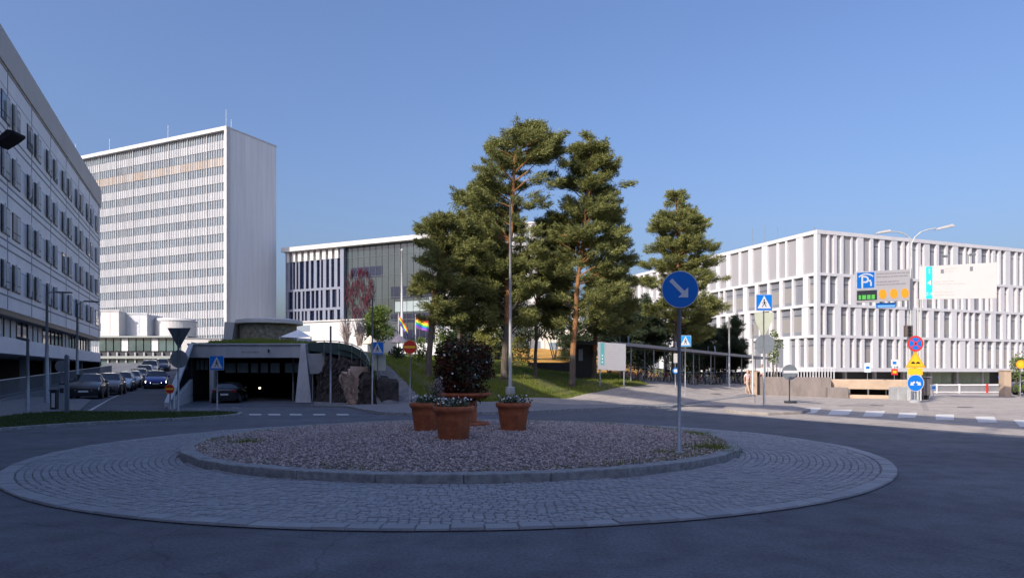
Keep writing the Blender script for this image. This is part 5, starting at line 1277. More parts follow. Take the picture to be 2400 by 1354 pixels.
for cx_ in (-.13, .13): b.prism([(cx_ - .12, zb_ + .20), (cx_ + .12, zb_ + .20), (cx_ + .07, zb_ + .29), (cx_, zb_ + .32), (cx_ - .07, zb_ + .29)], -.078, -.074)
fix(b.build("bump_symbol", m_black, o))
b = MB(); b.box(-17 * YS / F, 17 * YS / F, -.06, -.045, Z(878, YS), Z(862, YS)); b.build("yellow_plate", m_yel, t)
zc = Z(897, YS); b = MB(); r0 = 20 * YS / F; disc(b, r0, zc, -.07, -.05, m_back); disc(b, r0 - .005, zc, -.073, -.07, m_signw); disc(b, r0 * .93, zc, -.076, -.073, m_blue); o = b.build("two_arrow_sign", None, t)
b = MB()
for sg in (-1, 1):
    a = R(-38); c_, s_ = math.cos(a), math.sin(a)
    b.prism([(sg * (x * c_ - z * s_) , zc + x * s_ + z * c_ + .10) for x, z in ((.06, .05), (.20, .05), (.20, .13), (.36, 0), (.20, -.13), (.20, -.05), (.06, -.05))][::sg], -.080, -.076)
fix(b.build("arrows", m_signw, o))
b = MB(); b.lathe([(.3, 0), (.3, .12), (.08, .16)], 20); b.build("base", m_concrete, t)
YT = 39.0; t = thing("signal_head", "small dark traffic signal box seen above the no stopping sign", "traffic light", (X(2133, YT), YT, 0)); ti = Matrix.Translation(-t.location)
b = MB(); b.box(X(2123, YT), X(2140, YT), YT, YT + .25, Z(789, YT), Z(762, YT)); bevel(part(t, ti, "housing", b, mat("signal_brown", (.13, .10, .09), .5)), .03)
b = MB()
for y_ in (768, 776, 784): b.lathe([(.075, 0), (.085, .1)], 14)
for k, y_ in enumerate((768, 776, 784)):
    b2_ = MB(); b2_.prism([(X(2131.5, YT) + .1 * math.cos(a), Z(y_, YT) + .1 * math.sin(a)) for a in [2 * math.pi * i / 16 for i in range(16)]], YT - .03, YT); part(t, ti, "lens", b2_, m_black)
b = MB(); b.tube([(X(2139, YT), YT + .3, 0), (X(2139, YT), YT + .3, Z(762, YT))], .05, 8); part(t, ti, "pole", b, m_mast)
# small far signs on the right
def mini(label, px, Y, y0, y1, wpx, m, shape="box", m2=None, zg=0, name="small_sign"):
    t = signpost(name, label, px, Y, zg, Z(y0, Y), .025, foot=False)
    b = MB(); h0 = wpx / 2 * Y / F
    if shape == "disc": disc(b, h0, Z((y0 + y1) / 2, Y) - zg, -.05, -.03)
    else: b.prism(rounded(-h0, h0, Z(y1, Y) - zg, Z(y0, Y) - zg, .02), -.05, -.03)
    o = b.build("sign_panel", m, t)
    if m2:
        b = MB(); zc = Z((y0 + y1) / 2, Y) - zg
        if shape == "disc": disc(b, h0 * .62, zc, -.054, -.05)
        else: b.box(-h0 * .55, h0 * .55, -.054, -.05, zc - h0 * .4, zc + h0 * .4)
        b.build("symbol", m2, o)
mini("orange round sign against the bush at the right edge", 2391, 44, 844, 863, 20, m_or, "disc", m_yel)
mini("small blue and white sign on a pole behind the cream beam", 2096, 60, 842, 858, 16, m_signw, "box", m_blue)
mini("red sign below the small blue and white one behind the beam", 2096, 58, 864, 878, 15, m_red, "box", m_yel)
mini("yellow plate fixed above the cream beam's right end", 2104, 44, 889, 902, 20, m_yel)
mini("blue and white sign post with a triangular top behind the beam", 2033, 58, 850, 872, 15, mat("pale_sign", (.62, .70, .76), .5), "box", m_blue)
mini("small blue and white sign at the right end of the white barrier", 2344, 52, 877, 890, 11, m_blue, "disc", m_signw)
mini("tiny blue sign low beside the dark cabinet", 2187, 46, 902, 914, 12, mat("pale_blue_sign", (.35, .55, .80), .5), "box", m_blue)
mini("little round blue sign left of the keep right sign pole", 1583, 44, 860, 877, 14, m_blue, "disc", m_signw, zg=float(hz(1583, 44)))
mini("cream notice sign on a pole in front of the bicycles", 1583, 46, 828, 850, 9, m_bg, "box", None, zg=float(hz(1583, 46)), name="notice_sign")
# ---- street lamps and masts -----------------------------------------------------------------
def mast(label, px, Y, ytop, zg, r0, r1, m=m_mast, arm=None, head=None, foot=False, name="light_mast", cat="street lamp"):
    t = thing(name, label, cat, (X(px, Y), Y, zg)); ti = Matrix.Translation(-t.location)
    b = MB(); b.tube([(X(px, Y), Y, zg - .1), (X(px, Y), Y, Z(ytop, Y))], [r0, r1], 12); o = part(t, ti, "mast", b, m)
    for p_ in o.data.polygons: p_.use_smooth = True
    if arm: b = MB(); b.tube([P(a, c, Y) for a, c in arm], r1 * .6, 8, m=None); part(t, ti, "arm", b, m)
    if head:
        a, c = P(head[0], head[1], Y), P(head[2], head[3], Y); hh = head[4] * Y / F
        b = MB(); b.hexa([a + Vector((0, -.12, -hh)), c + Vector((0, -.12, -hh)), c + Vector((0, .12, -hh)), a + Vector((0, .12, -hh)), a + Vector((0, -.07, 0)), c + Vector((0, -.07, 0)), c + Vector((0, .07, 0)), a + Vector((0, .07, 0))])
        bevel(part(t, ti, "lamp_head", b, m_dark), .02)
    if foot: b = MB(); b.lathe([(.28, -.1), (.26, .42), (.2, .46)], 8); o = b.build("concrete_foot", m_concrete, t)
    return t
mast("slender pale mast on a concrete foot in front of the pines", 1196, 38.5, 468, float(hz(1196, 38.5)), .10, .045, mat("pale_grey_mast", (.33, .33, .32), .5, .1, 4), foot=True)
mast("tall street lamp in front of the left building, nearer of two arms", 110, 36, 684, 0, .11, .05, m_steel, [(110, 690), (116, 685), (135, 684)], (132, 683, 168, 684, 3))
mast("farther street lamp in front of the left building with arm to the right", 181, 48, 712, 0, .11, .05, m_steel, [(181, 716), (188, 709), (200, 706)], (198, 704, 231, 706, 3))
mast("short dark lamp post with a small square head at the left footway", 65, 28, 793, .05, .07, .05, m_steel, [(65, 794), (52, 792)], (42, 788, 66, 794, 6))
mast("bare grey pole in front of the dark rock cutting", 775, 37, 764, 0, .06, .05, m_steel, name="grey_pole", cat="pole")
mast("tall thin pole passing the crossing sign by the rock", 873, 34, 700, 0, .05, .035, m_steel, name="thin_pole", cat="pole")
mast("pale pole in front of the far end of the bicycle shelter", 1709, 56, 742, float(hz(1709, 56)), .08, .06, name="grey_pole", cat="pole")
mast("slim pale pole beside the cream gate pillar", 1764, 48, 760, 0, .06, .05, name="grey_pole", cat="pole")
# the lamp whose head reaches in at the upper left
t = thing("street_lamp", "black lamp head reaching into the frame in front of the left building", "street lamp", (X(-60, 11), 11, 0)); ti = Matrix.Translation(-t.location)
b = MB(); b.tube([(X(-60, 11), 11, 0), (X(-60, 11), 11, Z(352, 11))], [.09, .06], 12); part(t, ti, "mast", b, m_dark)
b = MB(); b.tube([P(-60, 354, 11), P(-30, 350, 11), P(5, 334, 11)], .03, 8); part(t, ti, "arm", b, m_dark)
b = MB(); pr = [(0, 345), (10, 326), (30, 309), (48, 313), (46, 320), (30, 332), (6, 346)]
b.prism([(X(a, 11), Z(c, 11)) for a, c in pr], 10.86, 11.14); bevel(fix(part(t, ti, "lamp_head", b, m_black)), .02)

# ================================================================== INFO BOARD, SHELTER, BICYCLES
t, ti, q, quad = board_frame("information_board", "information board toned grey for tree shade, with a teal strip, standing on the grass by the shelter", "sign board", 1401, 1467, 801, 866, 806, 869, 43.4, 43.0, mat("shaded_board_grey", (.29, .29, .32), .5, .06, 2))
b = MB(); quad(b, .10, .24, .18, .98, .05, mat("shaded_teal", (.05, .27, .29), .5)); part(t, ti, "teal_strip", b)  # board grey and teal darkened to paint in the tree shade
b = MB()
for i in range(9): words(b, quad, .30, .30 + .25 + .2 * ((i * 7) % 5) / 5, .88 - i * .085, .022, .05, 20 + i)
part(t, ti, "lettering", b, mat("board_lettering", (.34, .32, .34), .6))
dxv = (q(1, 0) - q(0, 0)); yaw = math.atan2(dxv.y, dxv.x)
b = MB()
for v in (.52, .40, .28): quad(b, .15, .19, v - .02, v + .025, .058)
part(t, ti, "strip_marks", b, m_signw)
for s in (.08, .93):
    b = MB(); a = q(s, 0, -.05); g_ = float(hz(1400 + 66 * s, 43.3)); b.tube([(a.x, a.y, g_ - .1), (a.x, a.y, a.z + 1.6)], .045, 8); part(t, ti, "post", b, m_steel)
# dark kiosk box left of the shelter
t = thing("dark_shed", "dark tall shed at the left end of the bicycle shelter", "shed", (X(1368, 48), 48, float(hz(1368, 48)))); ti = Matrix.Translation(-t.location)
b = MB(); b.box(X(1350, 48), X(1398, 48), 48, 50, float(hz(1368, 48)) - .2, Z(808, 48)); bevel(part(t, ti, "wall", b, mat("shed_black", (.03, .028, .03), .7, .3, 3)), .02)
b = MB(); b.box(X(1348, 48), X(1400, 48), 47.9, 50.1, Z(808, 48), Z(804, 48)); part(t, ti, "roof", b, m_dark)
b = MB(); b.box(X(1356, 48), X(1366, 48), 47.97, 48, Z(845, 48), Z(818, 48)); part(t, ti, "notice", b, m_back)
# shelter
SA, SB = Vector((X(1470, 47.5), 47.5, 0)), Vector((X(1800, 67), 67, 0)); sdv = (SB - SA); SLn = sdv.length; sdu = sdv.normalized(); sn_ = Vector((sdu.y, -sdu.x, 0))
if sn_.y > 0: sn_ = -sn_
t = thing("bicycle_shelter", "long low dark bicycle shelter with thin posts beside the sloping path", "shelter", tuple(SA)); ti = Matrix.Translation(-t.location)
def sp(u, d, z): p = SA + sdu * u + sn_ * d; return (p.x, p.y, z)
def sgz(u): p = SA + sdu * u; return float(hxy(p.x, p.y))
def zroof(u): return np.interp(u, [-6, 0, SLn], [Z(806, 45), Z(810, 47.5), Z(842, 67)])
b = MB()
for i in range(12):
    u0, u1 = -2.5 + (SLn + 2.5) * i / 12, -2.5 + (SLn + 2.5) * (i + 1) / 12
    b.hexa([sp(u0, .3, zroof(u0)), sp(u1, .3, zroof(u1)), sp(u1, -2.6, zroof(u1) + .1), sp(u0, -2.6, zroof(u0) + .1), sp(u0, .3, zroof(u0) + .14), sp(u1, .3, zroof(u1) + .14), sp(u1, -2.6, zroof(u1) + .34), sp(u0, -2.6, zroof(u0) + .34)])
fix(weld(part(t, ti, "roof", b, mat("shelter_roof", (.10, .098, .10), .5, .2, 2)), False))
b = MB()
for i in range(12):
    u0, u1 = -2.6 + (SLn + 2.6) * i / 12, -2.6 + (SLn + 2.6) * (i + 1) / 12
    b.hexa([sp(u0, .36, zroof(u0) - .04), sp(u1, .36, zroof(u1) - .04), sp(u1, .31, zroof(u1) - .04), sp(u0, .31, zroof(u0) - .04), sp(u0, .36, zroof(u0) + .17), sp(u1, .36, zroof(u1) + .17), sp(u1, .31, zroof(u1) + .17), sp(u0, .31, zroof(u0) + .17)])
fix(part(t, ti, "fascia", b, mat("fascia_grey", (.30, .29, .29), .5, .1, 2)))
for i in range(9):
    u = .3 + i * (SLn - .6) / 8; b = MB(); b.tube([sp(u, .1, sgz(u) - .1), sp(u, .1, zroof(u))], .045, 8); b.tube([sp(u, -2.4, sgz(u) - .1), sp(u, -2.4, zroof(u) + .12)], .045, 8); part(t, ti, "post", b, m_steel)
for i in range(3):
    u = 1 + i * 7; b = MB(); b.tube([sp(u, -.5, zroof(u) + .2), sp(u + .5, -.8, zroof(u) + .75)], .05, 6); b.tube([sp(u, -1.2, zroof(u) + .2), sp(u - .5, -.9, zroof(u) + .7)], .05, 6); part(t, ti, "roof_strut", b, m_mast)
# bicycle
m_tyre = mat("tyre_rubber", (.02, .02, .02), .8); m_chrome = mat("spoke_steel", (.5, .5, .5), .3, metal=.8)
def bike(color, first=None):
    t = bpy.data.objects.new("bicycle", None); COL.objects.link(t)
    for wx in (-.52, .52):
        b = MB(); n = 24; rg_ = []
        for i in range(n):
            a = 2 * math.pi * i / n; rg_.append((wx + .33 * math.cos(a), 0, .34 + .33 * math.sin(a)))
        b.tube(rg_ + [rg_[0]], .02, 6, cap=False); w_ = b.build("wheel", m_tyre, t)
        b = MB()
        for i in range(12): a = math.pi * i / 6; b.tube([(wx, rnd.choice((-.02, .02)), .34), (wx + .32 * math.cos(a), 0, .34 + .32 * math.sin(a))], .004, 3, cap=False)
        b.tube([(wx, -.05, .34), (wx, .05, .34)], .02, 6); b.build("spokes", m_chrome, w_)
    b = MB(); bb, st_, hd, hd2 = (-.08, 0, .30), (-.20, 0, .82), (.34, 0, .86), (.38, 0, .72)
    for a, c in ((bb, (-.19, 0, .78)), (bb, hd2), ((-.18, 0, .74), hd), (bb, (-.52, 0, .34)), ((-.18, 0, .74), (-.52, 0, .34)), (hd, hd2), (hd2, (.52, 0, .34))): b.tube([a, c], .021, 6)
    b.build("frame", color, t)
    b = MB(); b.tube([hd, (.31, 0, 1.0)], .016, 6); b.tube([(.18, -.28, 1.0), (.31, -.12, 1.02), (.31, .12, 1.02), (.18, .28, 1.0)], .014, 6); b.build("handlebar", m_chrome, t)
    b = MB(); b.tube([(-.19, 0, .76), (-.215, 0, .90)], .014, 6); b.prism([(-.36, .90), (-.08, .91), (-.07, .95), (-.34, .97)], -.06, .06); b.build("saddle", m_tyre, t)
    b = MB(); b.tube([bb, (-.08, .09, .16)], .012, 5); b.tube([bb, (-.08, -.09, .44)], .012, 5); b.tube([(-.08, -.03, .30), (-.08, .03, .30)], .09, 14); b.build("crank", m_chrome, t)
    return t
cols = [mat("bike_paint_" + n_, c, .35) for n_, c in (("red", (.45, .04, .04)), ("black", (.02, .02, .025)), ("silver", (.45, .46, .48)), ("pink", (.55, .25, .27)), ("blue", (.05, .12, .35)), ("cream", (.55, .48, .36)))]
protos = [bike(c) for c in cols]; used = set(); NB = 34
names_ = ["red framed", "black framed", "silver framed", "pink framed", "blue framed", "cream framed"]
where = ["near the left end of the shelter", "in the left part of the row", "left of the middle of the shelter", "in the middle of the row", "right of the middle of the shelter", "towards the far end of the row", "at the far right end of the shelter"]
seq = [3, 3, 0, 2, 5, 4, 2, 1, 0, 5, 4, 2, 3, 1, 5, 2, 0, 4, 2, 5, 3, 1, 4, 2, 0, 5, 1, 2, 3, 5, 2, 4, 1, 0]
LBL = {}
for i in range(NB):
    k = seq[i]; u = .9 + i * (SLn - 1.8) / (NB - 1) + rnd.uniform(-.08, .08)
    o = protos[k] if k not in used else copy_tree(protos[k]); used.add(k)
    o.location = sp(u, -.75 + rnd.uniform(-.15, .15), sgz(u) + .012); o.rotation_euler = (rnd.uniform(-.09, .09), 0, math.atan2(sdu.y, sdu.x) + R(62 + rnd.uniform(-14, 14)) + (math.pi if rnd.random() < .4 else 0))
    tag(o, names_[k] + " bicycle parked " + where[min(6, i * 7 // NB)] + ("" if LBL.setdefault((k, min(6, i * 7 // NB)), i) == i else ", the farther of two alike"), "bicycle", "bicycles parked under the shelter")

# ================================================================== CARS
m_cglass = mat("car_glass", (.012, .017, .022), .04, spec=.9); m_head = mat("headlight_glass", (.75, .78, .8), .15); m_headon = mat("headlight_on", (1, .97, .9), .3, emit=7)
m_tail = mat("tail_lamp", (.35, .015, .01), .25); m_plate = mat("number_plate", (.75, .75, .72), .5); m_trim = mat("black_trim", (.012, .012, .014), .5); m_rim = mat("alloy_rim", (.45, .46, .48), .35, metal=.7)
def paint(n, c, metal=.3):
    m = mat(n, c, .28, metal=metal); m.node_tree.nodes["Principled BSDF"].inputs['Coat Weight'].default_value = .8; return m
SH = {  # station: x, half width, sill z, belt z, top z, top half width
    "sedan": [(0, .66, .30, .55, .60, .60), (.12, .80, .22, .66, .72, .74), (.75, .88, .20, .80, .88, .80), (1.25, .90, .20, .90, .97, .82), (2.05, .90, .20, .94, 1.38, .60), (2.9, .90, .20, .95, 1.44, .60), (3.55, .90, .20, .97, 1.30, .60), (4.05, .88, .22, .97, 1.02, .78), (4.5, .82, .24, .92, .98, .74), (4.62, .74, .32, .80, .86, .66)],
    "hatch": [(0, .66, .30, .58, .64, .60), (.12, .80, .22, .70, .78, .74), (.7, .87, .20, .85, .93, .79), (1.1, .89, .20, .93, 1.01, .80), (1.85, .89, .20, .97, 1.46, .60), (2.8, .89, .20, .98, 1.50, .60), (3.6, .88, .22, 1.00, 1.42, .58), (3.95, .85, .26, .96, 1.02, .72), (4.05, .78, .32, .86, .90, .66)],
    "suv": [(0, .72, .36, .70, .78, .66), (.12, .86, .28, .86, .94, .80), (.8, .92, .26, 1.00, 1.08, .84), (1.2, .94, .26, 1.06, 1.15, .85), (1.85, .94, .26, 1.10, 1.66, .66), (2.9, .94, .26, 1.12, 1.72, .67), (4.2, .92, .28, 1.14, 1.64, .64), (4.55, .88, .32, 1.10, 1.18, .76), (4.65, .80, .40, .95, 1.00, .70)],
}
def car(label, kind, pm, group="cars queuing in the left street", lights=False, sky_sheen_m=None, name="parked_car"):
    st_ = SH[kind]; t = thing(name, label, "car", group=group); L = st_[-1][0]
    def ring(s): 
        x, w, z0, zb, zt, wt = s; x -= L / 2; zm = z0 + (zb - z0) * .55
        h = [(w * .90, z0), (w * 1.0, zm), (w * .985, zb), (wt, zt - .015), (wt * .55, zt + .025)]
        return [(x, -a, b_) for a, b_ in h] + [(x, a, b_) for a, b_ in reversed(h)]
    rings = [ring(s) for s in st_]; body, glass = MB(), MB()
    n = 10; V = [p for r in rings for p in r]; body.v = list(V); glass.v = list(V)
    cab = [s[4] - s[3] > .2 for s in st_]
    ws = next(i for i in range(len(st_)) if cab[i]); we = max(i for i in range(len(st_)) if cab[i])
    for i in range(len(st_) - 1):
        for j in range(n):
            f = (i * n + j, i * n + (j + 1) % n, (i + 1) * n + (j + 1) % n, (i + 1) * n + j)
            side = j in (2, 6); top = j in (3, 4, 5)
            g_ = (side and (cab[i] and cab[i + 1])) or (top and (i == ws - 1 or i == we)) 
            (glass if g_ else body).f.append(f); (glass if g_ else body).m.append(0)
    body.f.append(tuple(range(n))); body.f.append(tuple((len(st_) - 1) * n + j for j in reversed(range(n)))); body.m += [0, 0]
    def clean(mb, nm, m):
        o = mb.build(nm, m, t); bm = bmesh.new(); bm.from_mesh(o.data); bmesh.ops.delete(bm, geom=[v for v in bm.verts if not v.link_faces], context='VERTS')
        bmesh.ops.recalc_face_normals(bm, faces=bm.faces)
        bm.to_mesh(o.data); bm.free(); return o
    o = clean(body, "body", pm); bevel(o, .035, 2); 
    for p_ in o.data.polygons: p_.use_smooth = True
    e = o.modifiers.new("wn", 'WEIGHTED_NORMAL')
    g_ = clean(glass, "windows", m_cglass)
    # pillars over the glass, sills, grille
    b = MB()
    for s_ in (-1, 1):
        for i in (ws, we, ws + 1):
            r_ = rings[i]; k0, k1 = (2, 3) if s_ < 0 else (7, 6)
            a, c = Vector(r_[k0]), Vector(r_[k1]); b.tube([a, c], .035, 5)
    b.build("door_pillars", pm, t)
    b = MB(); w1 = st_[1][1]; b.box(-L / 2 + .03, L / 2 - .03, -.72, .72, .16, .34); b.box(-L / 2 - .02, -L / 2 + .1, -.60, .60, st_[0][2] - .06, st_[0][2] + .12); b.box(-L / 2 - .015, -L / 2 + .1, -.38, .38, st_[0][3] - .16, st_[0][3] - .02); b.build("lower_trim", m_trim, t)
    if sky_sheen_m:  # pale sheet over the roof paints in the sky reflection
        b = MB(); k0 = len(b.v)
        for i in range(ws, we + 1):
            for j in (3, 4, 5, 6): p_ = rings[i][j]; b.v.append((p_[0], p_[1] * 1.0, p_[2] + .012))
        for i in range(we - ws):
            for j in range(3): b.f.append((i * 4 + j, i * 4 + j + 1, (i + 1) * 4 + j + 1, (i + 1) * 4 + j)); b.m.append(0)
        fix(b.build("roof", sky_sheen_m, t))
    for wx in (-L / 2 + .82, L / 2 - .80):
        for s_ in (-1, 1):
            wy = s_ * (st_[3][1] - .10); b = MB(); b.tube([(wx, wy - .11, .32), (wx, wy + .11, .32)], .325, 22); w_ = b.build("wheel", m_tyre, t)
            b = MB(); b.tube([(wx, wy + s_ * .10, .32), (wx, wy + s_ * .118, .32)], .21, 16); b.build("rim", m_rim, w_)
            b = MB(); b.tube([(wx, wy - .13, .36), (wx, wy + .098, .36)], .38, 22); b.build("wheel_arch", m_trim, t)
    zl = st_[1][3] - .04
    for s_ in (-1, 1):
        b = MB(); b.hexa([(-L / 2 - .01, s_ * .40, zl - .16), (-L / 2 + .10, s_ * .80, zl - .14), (-L / 2 + .25, s_ * .80, zl - .12), (-L / 2 + .2, s_ * .4, zl - .14), (-L / 2 + .01, s_ * .42, zl - .02), (-L / 2 + .10, s_ * .80, zl + .02), (-L / 2 + .3, s_ * .81, zl + .03), (-L / 2 + .2, s_ * .42, zl)])
        fix(b.build("headlight", m_headon if lights else m_head, t))
        b = MB(); zt_ = st_[-2][3]; b.box(L / 2 - .12, L / 2 + .0, s_ * .62 - .16, s_ * .62 + .16, zt_ - .16, zt_ - .0); b.build("tail_light", m_tail, t)
        b = MB(); xm = -L / 2 + st_[ws - 1][0] + .35; b.box(xm, xm + .12, s_ * .98 - .10, s_ * .98 + .06, st_[3][3] + .03, st_[3][3] + .17); bevel(b.build("mirror", pm, t), .03)
    b = MB(); b.box(-L / 2 - .035, -L / 2 - .015, -.26, .26, st_[0][2] + .10, st_[0][2] + .21); b.build("number_plate", m_plate, t)
    b = MB(); b.box(L / 2 + .0, L / 2 + .02, -.26, .26, .55, .67); b.build("number_plate", m_plate, t)
    return t
pb, pw, ps_, pbl, pg, pn, pbr = paint("paint_black", (.03, .027, .028)), paint("paint_white", (.75, .76, .78)), paint("paint_silver", (.45, .48, .52)), paint("paint_blue", (.012, .04, .30)), paint("paint_graphite", (.06, .065, .075)), paint("paint_navy", (.02, .035, .08)), paint("paint_brown", (.20, .15, .13))
heads = math.atan2(.92, -.392)            # nose (-x of the car) towards the camera
queue = [("hatch", pb, 208, 43.5, "dark brown black off road car first in the left queue, nearest the camera", None), ("hatch", pbr, 256, 50, "brownish hatchback with the sky reflection painted pale on its roof, second in the left queue", pw), ("hatch", pw, 286, 56.5, "white hatchback, third in the left queue", None),
         ("sedan", ps_, 308, 63.2, "pale blue silver saloon, fourth in the left queue", None), ("sedan", pg, 325, 70, "dark graphite saloon, fifth in the left queue", None), ("hatch", pw, 339, 77, "white car, sixth in the left queue", None), ("suv", ps_, 352, 84.5, "silver car at the far end of the left queue", None)]
for kind, pm, px, Y, lb, rf in queue:
    o = car(lb, kind, pm, sky_sheen_m=rf); o.location = (X(px, Y), Y, lz(Y) + .015); o.rotation_euler = (0, math.atan(.0017 * max(0, Y - 45)) * 1, heads + R(2)); o.rotation_euler = (0, -math.atan(.0017 * max(0, Y - 45)), heads)
o = car("bright blue car with its headlights on driving down the left street", "hatch", pbl, group="cars moving on the road", lights=True, name="moving_car"); o.location = (X(366, 61.5), 61.5, lz(61.5) + .015); o.rotation_euler = (0, -math.atan(.0017 * 16.5), heads + R(3))
o = car("dark teal car far up the left street above the blue one", "hatch", pn, group="cars moving on the road", name="moving_car"); o.location = (X(380, 91), 91, lz(91) + .015); o.rotation_euler = (0, -math.atan(.0017 * 45), heads)
o = car("black saloon seen from the rear driving into the garage", "sedan", pb, group="cars moving on the road", name="moving_car"); Yc = 44.5; Yc = 49.0; o.location = (X(540, Yc + 2.2), Yc + 2.2, -.56 + .012); o.rotation_euler = (0, 0, R(-90) + R(12))
o = car("dark car half hidden by the bush at the right edge", "hatch", pg, group="cars moving on the road"); o.location = (X(2440, 50), 50, .01); o.rotation_euler = (0, 0, R(-10))

# ================================================================== FLAGS, PARASOLS, TENT, PEOPLE
FY = 78.0
rb = [mat("flag_" + n_, c, .7) for n_, c in (("red", (.75, .03, .03)), ("orange", (.95, .30, .02)), ("yellow", (.90, .75, .03)), ("green", (.03, .40, .08)), ("blue", (.03, .12, .60)), ("violet", (.28, .06, .40)))]
def flag(label, px, ytop, ybot, fw, fh, droop, Y=FY):
    t = thing("flag_pole", label + " pole", "flagpole", (X(px, Y), Y, ground_at(px, Y)), group="white flagpoles")
    b = MB(); b.tube([(0, 0, -.2), (0, 0, Z(ytop, Y) - t.location.z)], [.07, .045], 10); b.build("pole", m_signw, t); b = MB(); b.lathe([(.01, .0), (.07, .05), (.01, .12)], 10, (0, 0, Z(ytop, Y) - t.location.z)); b.build("finial", m_signw, t)
    o = thing("rainbow_flag", label, "flag", (X(px, Y), Y, Z(ytop + 4, Y)), group="rainbow flags"); nx, W_, H_ = 14, fw * Y / F, fh * Y / F
    for k, m_ in enumerate(rb):
        b = MB()
        for i in range(nx + 1):
            s = i / nx
            for e in (0, 1):
                h = (k + e) / 6; z = -H_ * h - droop * W_ * s ** 1.3 + .05 * math.sin(s * 7 + h * 2); y = -.18 * math.sin(s * 8 + h * 1.5) * (s + .15)
                b.v.append((.06 + W_ * s * (1 - .15 * droop), y, z))
        for i in range(nx): b.f.append((2 * i, 2 * i + 1, 2 * i + 3, 2 * i + 2)); b.m.append(0)
        b.build("stripe", m_, o, smooth=True)
flag("left rainbow flag drooping steeply down its", 934, 736, 800, 26, 19, 1.3)
flag("middle rainbow flag flying almost level beside the pine trunk on its", 974, 738, 800, 31, 26, .35)
flag("rightmost rainbow flag partly hidden between the pines on its", 1068, 752, 800, 27, 19, .2)
for o in S.objects:
    if o.name.startswith("rainbow_flag"): o['label'] = o['label'].rsplit(" down its", 1)[0].rsplit(" on its", 1)[0]
    if o.name.startswith("flag_pole"): o['label'] = "white pole of the " + o['label'].split(" rainbow")[0] + " rainbow flag"
t = thing("tall_flagpole", "tall empty white flagpole in front of the green glass front", "flagpole", (X(942, 80), 80, 3.6)); b = MB(); b.tube([(0, 0, -.2), (0, 0, Z(588, 80) - 3.6)], [.16, .10], 12); b.build("pole", m_signw, t, smooth=True)
b = MB(); b.lathe([(.1, 0), (.15, .1), (.02, .25)], 12, (0, 0, Z(588, 80) - 3.6)); b.build("finial", m_signw, t)
m_par = mat("cream_canvas", (.70, .62, .48), .8, .08, 3)
for px, hw, y0, y1, lb, m_ in ((868, 20, 786, 806, "cream parasol left of the thin pole above the crossing sign", m_par), (935, 22, 783, 803, "pinkish cream parasol above the shrubs by the no entry sign", mat("pinkish_canvas", (.62, .50, .45), .8)), (1150, 24, 790, 806, "pale parasol behind the top of the flower ball", m_par)):
    Y = 66; zt_, zb_ = Z(y0, Y), Z(y1, Y); w_ = hw * Y / F; t = thing("parasol", lb, "parasol", (X(px, Y), Y, zb_ - 1.9), group="terrace parasols")
    b = MB(); b.lathe([(w_, 1.9), (w_ * .98, 1.96), (.05, 1.9 + zt_ - zb_)], 8); fix(b.build("canopy", m_, t)); b = MB(); b.tube([(0, 0, -.6), (0, 0, 1.95)], .04, 8); b.build("pole", m_steel, t)
Y = 63; t = thing("white_tent", "white pavilion tent with a pointed roof on the garage roof", "tent", (X(694, Y), Y, 3.9)); ti = Matrix.Translation(-t.location)
a = [P(656, 789, Y), P(697, 791, Y - 1.5), P(729, 789, Y + .5), P(690, 787, Y + 2.5)]; ap = P(700, 772, Y + .5)
b = MB(); b.add([*a, ap], [(0, 1, 4), (1, 2, 4), (2, 3, 4), (3, 0, 4)]); fix(part(t, ti, "roof", b, mat("tent_canvas", (.85, .84, .82), .7)))
b = MB(); b.slab([(v.x, v.y) for v in (a[1], a[2], a[2] + Vector((0, .05, 0)), a[1] + Vector((0, .05, 0)))], 3.8, a[1].z); fix(part(t, ti, "side_wall", b, mat("tent_side", (.75, .76, .78), .7)))
for v in a: b = MB(); b.tube([(v.x, v.y, 3.8), v], .05, 6); part(t, ti, "pole", b, m_signw)
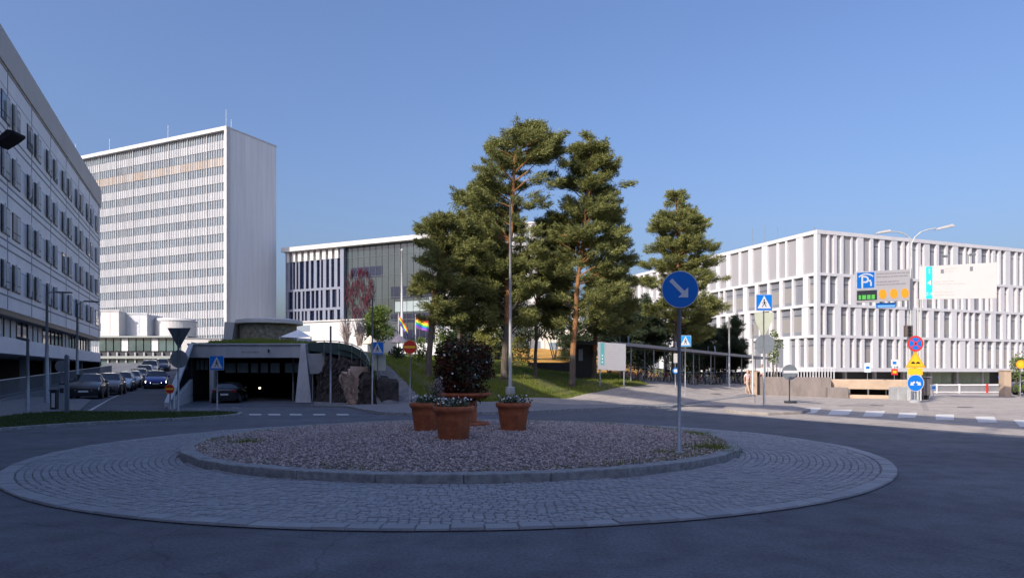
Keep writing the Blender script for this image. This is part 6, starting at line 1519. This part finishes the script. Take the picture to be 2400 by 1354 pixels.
# people, built as one skinned body with clothing shells
def person(label, px, Y, zg, top, legs, skin_c, hair_c, rot=0, pose=0):
    t = thing("person", label, "person", (X(px, Y), Y, zg), rot)
    def skin(name, segs, m, parent, lv=1):
        vs, es, rs = [], [], []; idx = {}
        for chain in segs:
            prev = None
            for (k, p, r) in chain:
                if k not in idx: idx[k] = len(vs); vs.append(p); rs.append(r)
                if prev is not None: es.append((prev, idx[k]))
                prev = idx[k]
        me = bpy.data.meshes.new(name); me.from_pydata(vs, es, []); me.materials.append(m); o = link(name, me, parent)
        sk = o.modifiers.new("skin", 'SKIN'); sk.use_smooth_shade = True; me.skin_vertices  # layer appears with the modifier
        for i, r in enumerate(rs): me.skin_vertices[0].data[i].radius = (r, r)
        me.skin_vertices[0].data[0].use_root = True
        sb_ = o.modifiers.new("sub", 'SUBSURF'); sb_.levels = lv; sb_.render_levels = lv + 1
        dg = bpy.context.evaluated_depsgraph_get(); m2_ = bpy.data.meshes.new_from_object(o.evaluated_get(dg)); bpy.data.objects.remove(o)
        m2_.materials.clear(); m2_.materials.append(m)
        return link(name, m2_, parent)
    f = .14 * pose
    body = [[("p", (0, 0, .93), .12), ("w", (0, 0, 1.08), .11), ("c", (0, .0, 1.28), .14), ("n", (0, 0, 1.45), .06), ("h0", (0, -.01, 1.54), .075), ("h1", (0, -.015, 1.64), .095), ("h2", (0, 0, 1.72), .06)]]
    for s_ in (-1, 1):
        body.append([("p", (0, 0, .93), .12), ("k0%d" % s_, (s_ * .09, 0, .86), .085), ("kn%d" % s_, (s_ * .10, s_ * f, .48), .055), ("an%d" % s_, (s_ * .10, s_ * f * 1.8, .08), .036), ("to%d" % s_, (s_ * .12, s_ * f * 1.8 - .16, .035), .03)])
        body.append([("c", (0, 0, 1.28), .14), ("sh%d" % s_, (s_ * .18, 0, 1.38), .055), ("el%d" % s_, (s_ * .24, .02 - s_ * f * .5, 1.12), .04), ("wr%d" % s_, (s_ * .24, -.08 - s_ * f, .88), .028), ("pa%d" % s_, (s_ * .24, -.10 - s_ * f, .81), .03)])
        for q_ in range(4): body.append([("pa%d" % s_, (s_ * .24, -.10 - s_ * f, .81), .03), ("f%d%d" % (s_, q_), (s_ * .24, -.135 + q_ * .02 - s_ * f, .72 - .008 * abs(q_ - 1.5)), .009)])
        body.append([("pa%d" % s_, (s_ * .24, -.10 - s_ * f, .81), .03), ("th%d" % s_, (s_ * .22, -.16 - s_ * f, .78), .010)])
    bo = skin("body", body, skin_c, t)
    shirt = [[("w0", (0, 0, .95), .135), ("w", (0, 0, 1.10), .13), ("c", (0, 0, 1.29), .155), ("n", (0, 0, 1.42), .085)]]
    for s_ in (-1, 1): shirt.append([("c", (0, 0, 1.29), .155), ("sh%d" % s_, (s_ * .185, 0, 1.38), .072), ("el%d" % s_, (s_ * .235, .02 - s_ * f * .5, 1.16), .056)])
    skin("shirt", shirt, top, t)
    tr_ = [[("w", (0, 0, .98), .13), ("p", (0, 0, .90), .135)]]
    for s_ in (-1, 1): tr_.append([("p", (0, 0, .90), .135), ("k0%d" % s_, (s_ * .095, 0, .82), .10), ("kn%d" % s_, (s_ * .10, s_ * f, .48), .072), ("an%d" % s_, (s_ * .10, s_ * f * 1.8, .12), .055)])
    skin("trousers", tr_, legs, t)
    skin("hair", [[("a", (0, .03, 1.62), .09), ("b", (0, .015, 1.70), .095), ("c", (0, -.005, 1.745), .06)]], hair_c, t)
    b = MB()
    for s_ in (-1, 1): b.lathe([(.012, -.012), (.016, 0), (.012, .012)], 8, (s_ * .035, -.102, 1.645))
    b.build("eyes", m_black, t); b = MB(); b.prism([(-.015, 1.60), (.015, 1.60), (0, 1.645)], -.13, -.10); b.build("nose", skin_c, t); b = MB(); b.box(-.028, .028, -.098, -.085, 1.565, 1.575); b.build("mouth", m_red, t)
    return t
sk_ = mat("skin", (.55, .33, .24), .6)
person("person in a pale pink top and light trousers standing left of the cream gate pillar", 1752, 49.3, float(hz(1752, 49.3)), mat("pale_pink_cloth", (.70, .50, .47), .8), mat("sand_cloth", (.50, .36, .28), .8), sk_, mat("fair_hair", (.55, .45, .30), .7), R(30), 1)
person("person in a white shirt behind the concrete wall right of the gate pillar", 1786, 57, float(.5), mat("white_shirt", (.75, .76, .80), .8), mat("dark_cloth", (.03, .03, .05), .8), sk_, mat("dark_hair", (.03, .02, .02), .7), R(-60), 1)
st_b = MB(); st_b.box(X(1778, 57), X(1900, 57), 55.5, 60, 0, .5); struct(st_b.build("raised_path", m_pave))
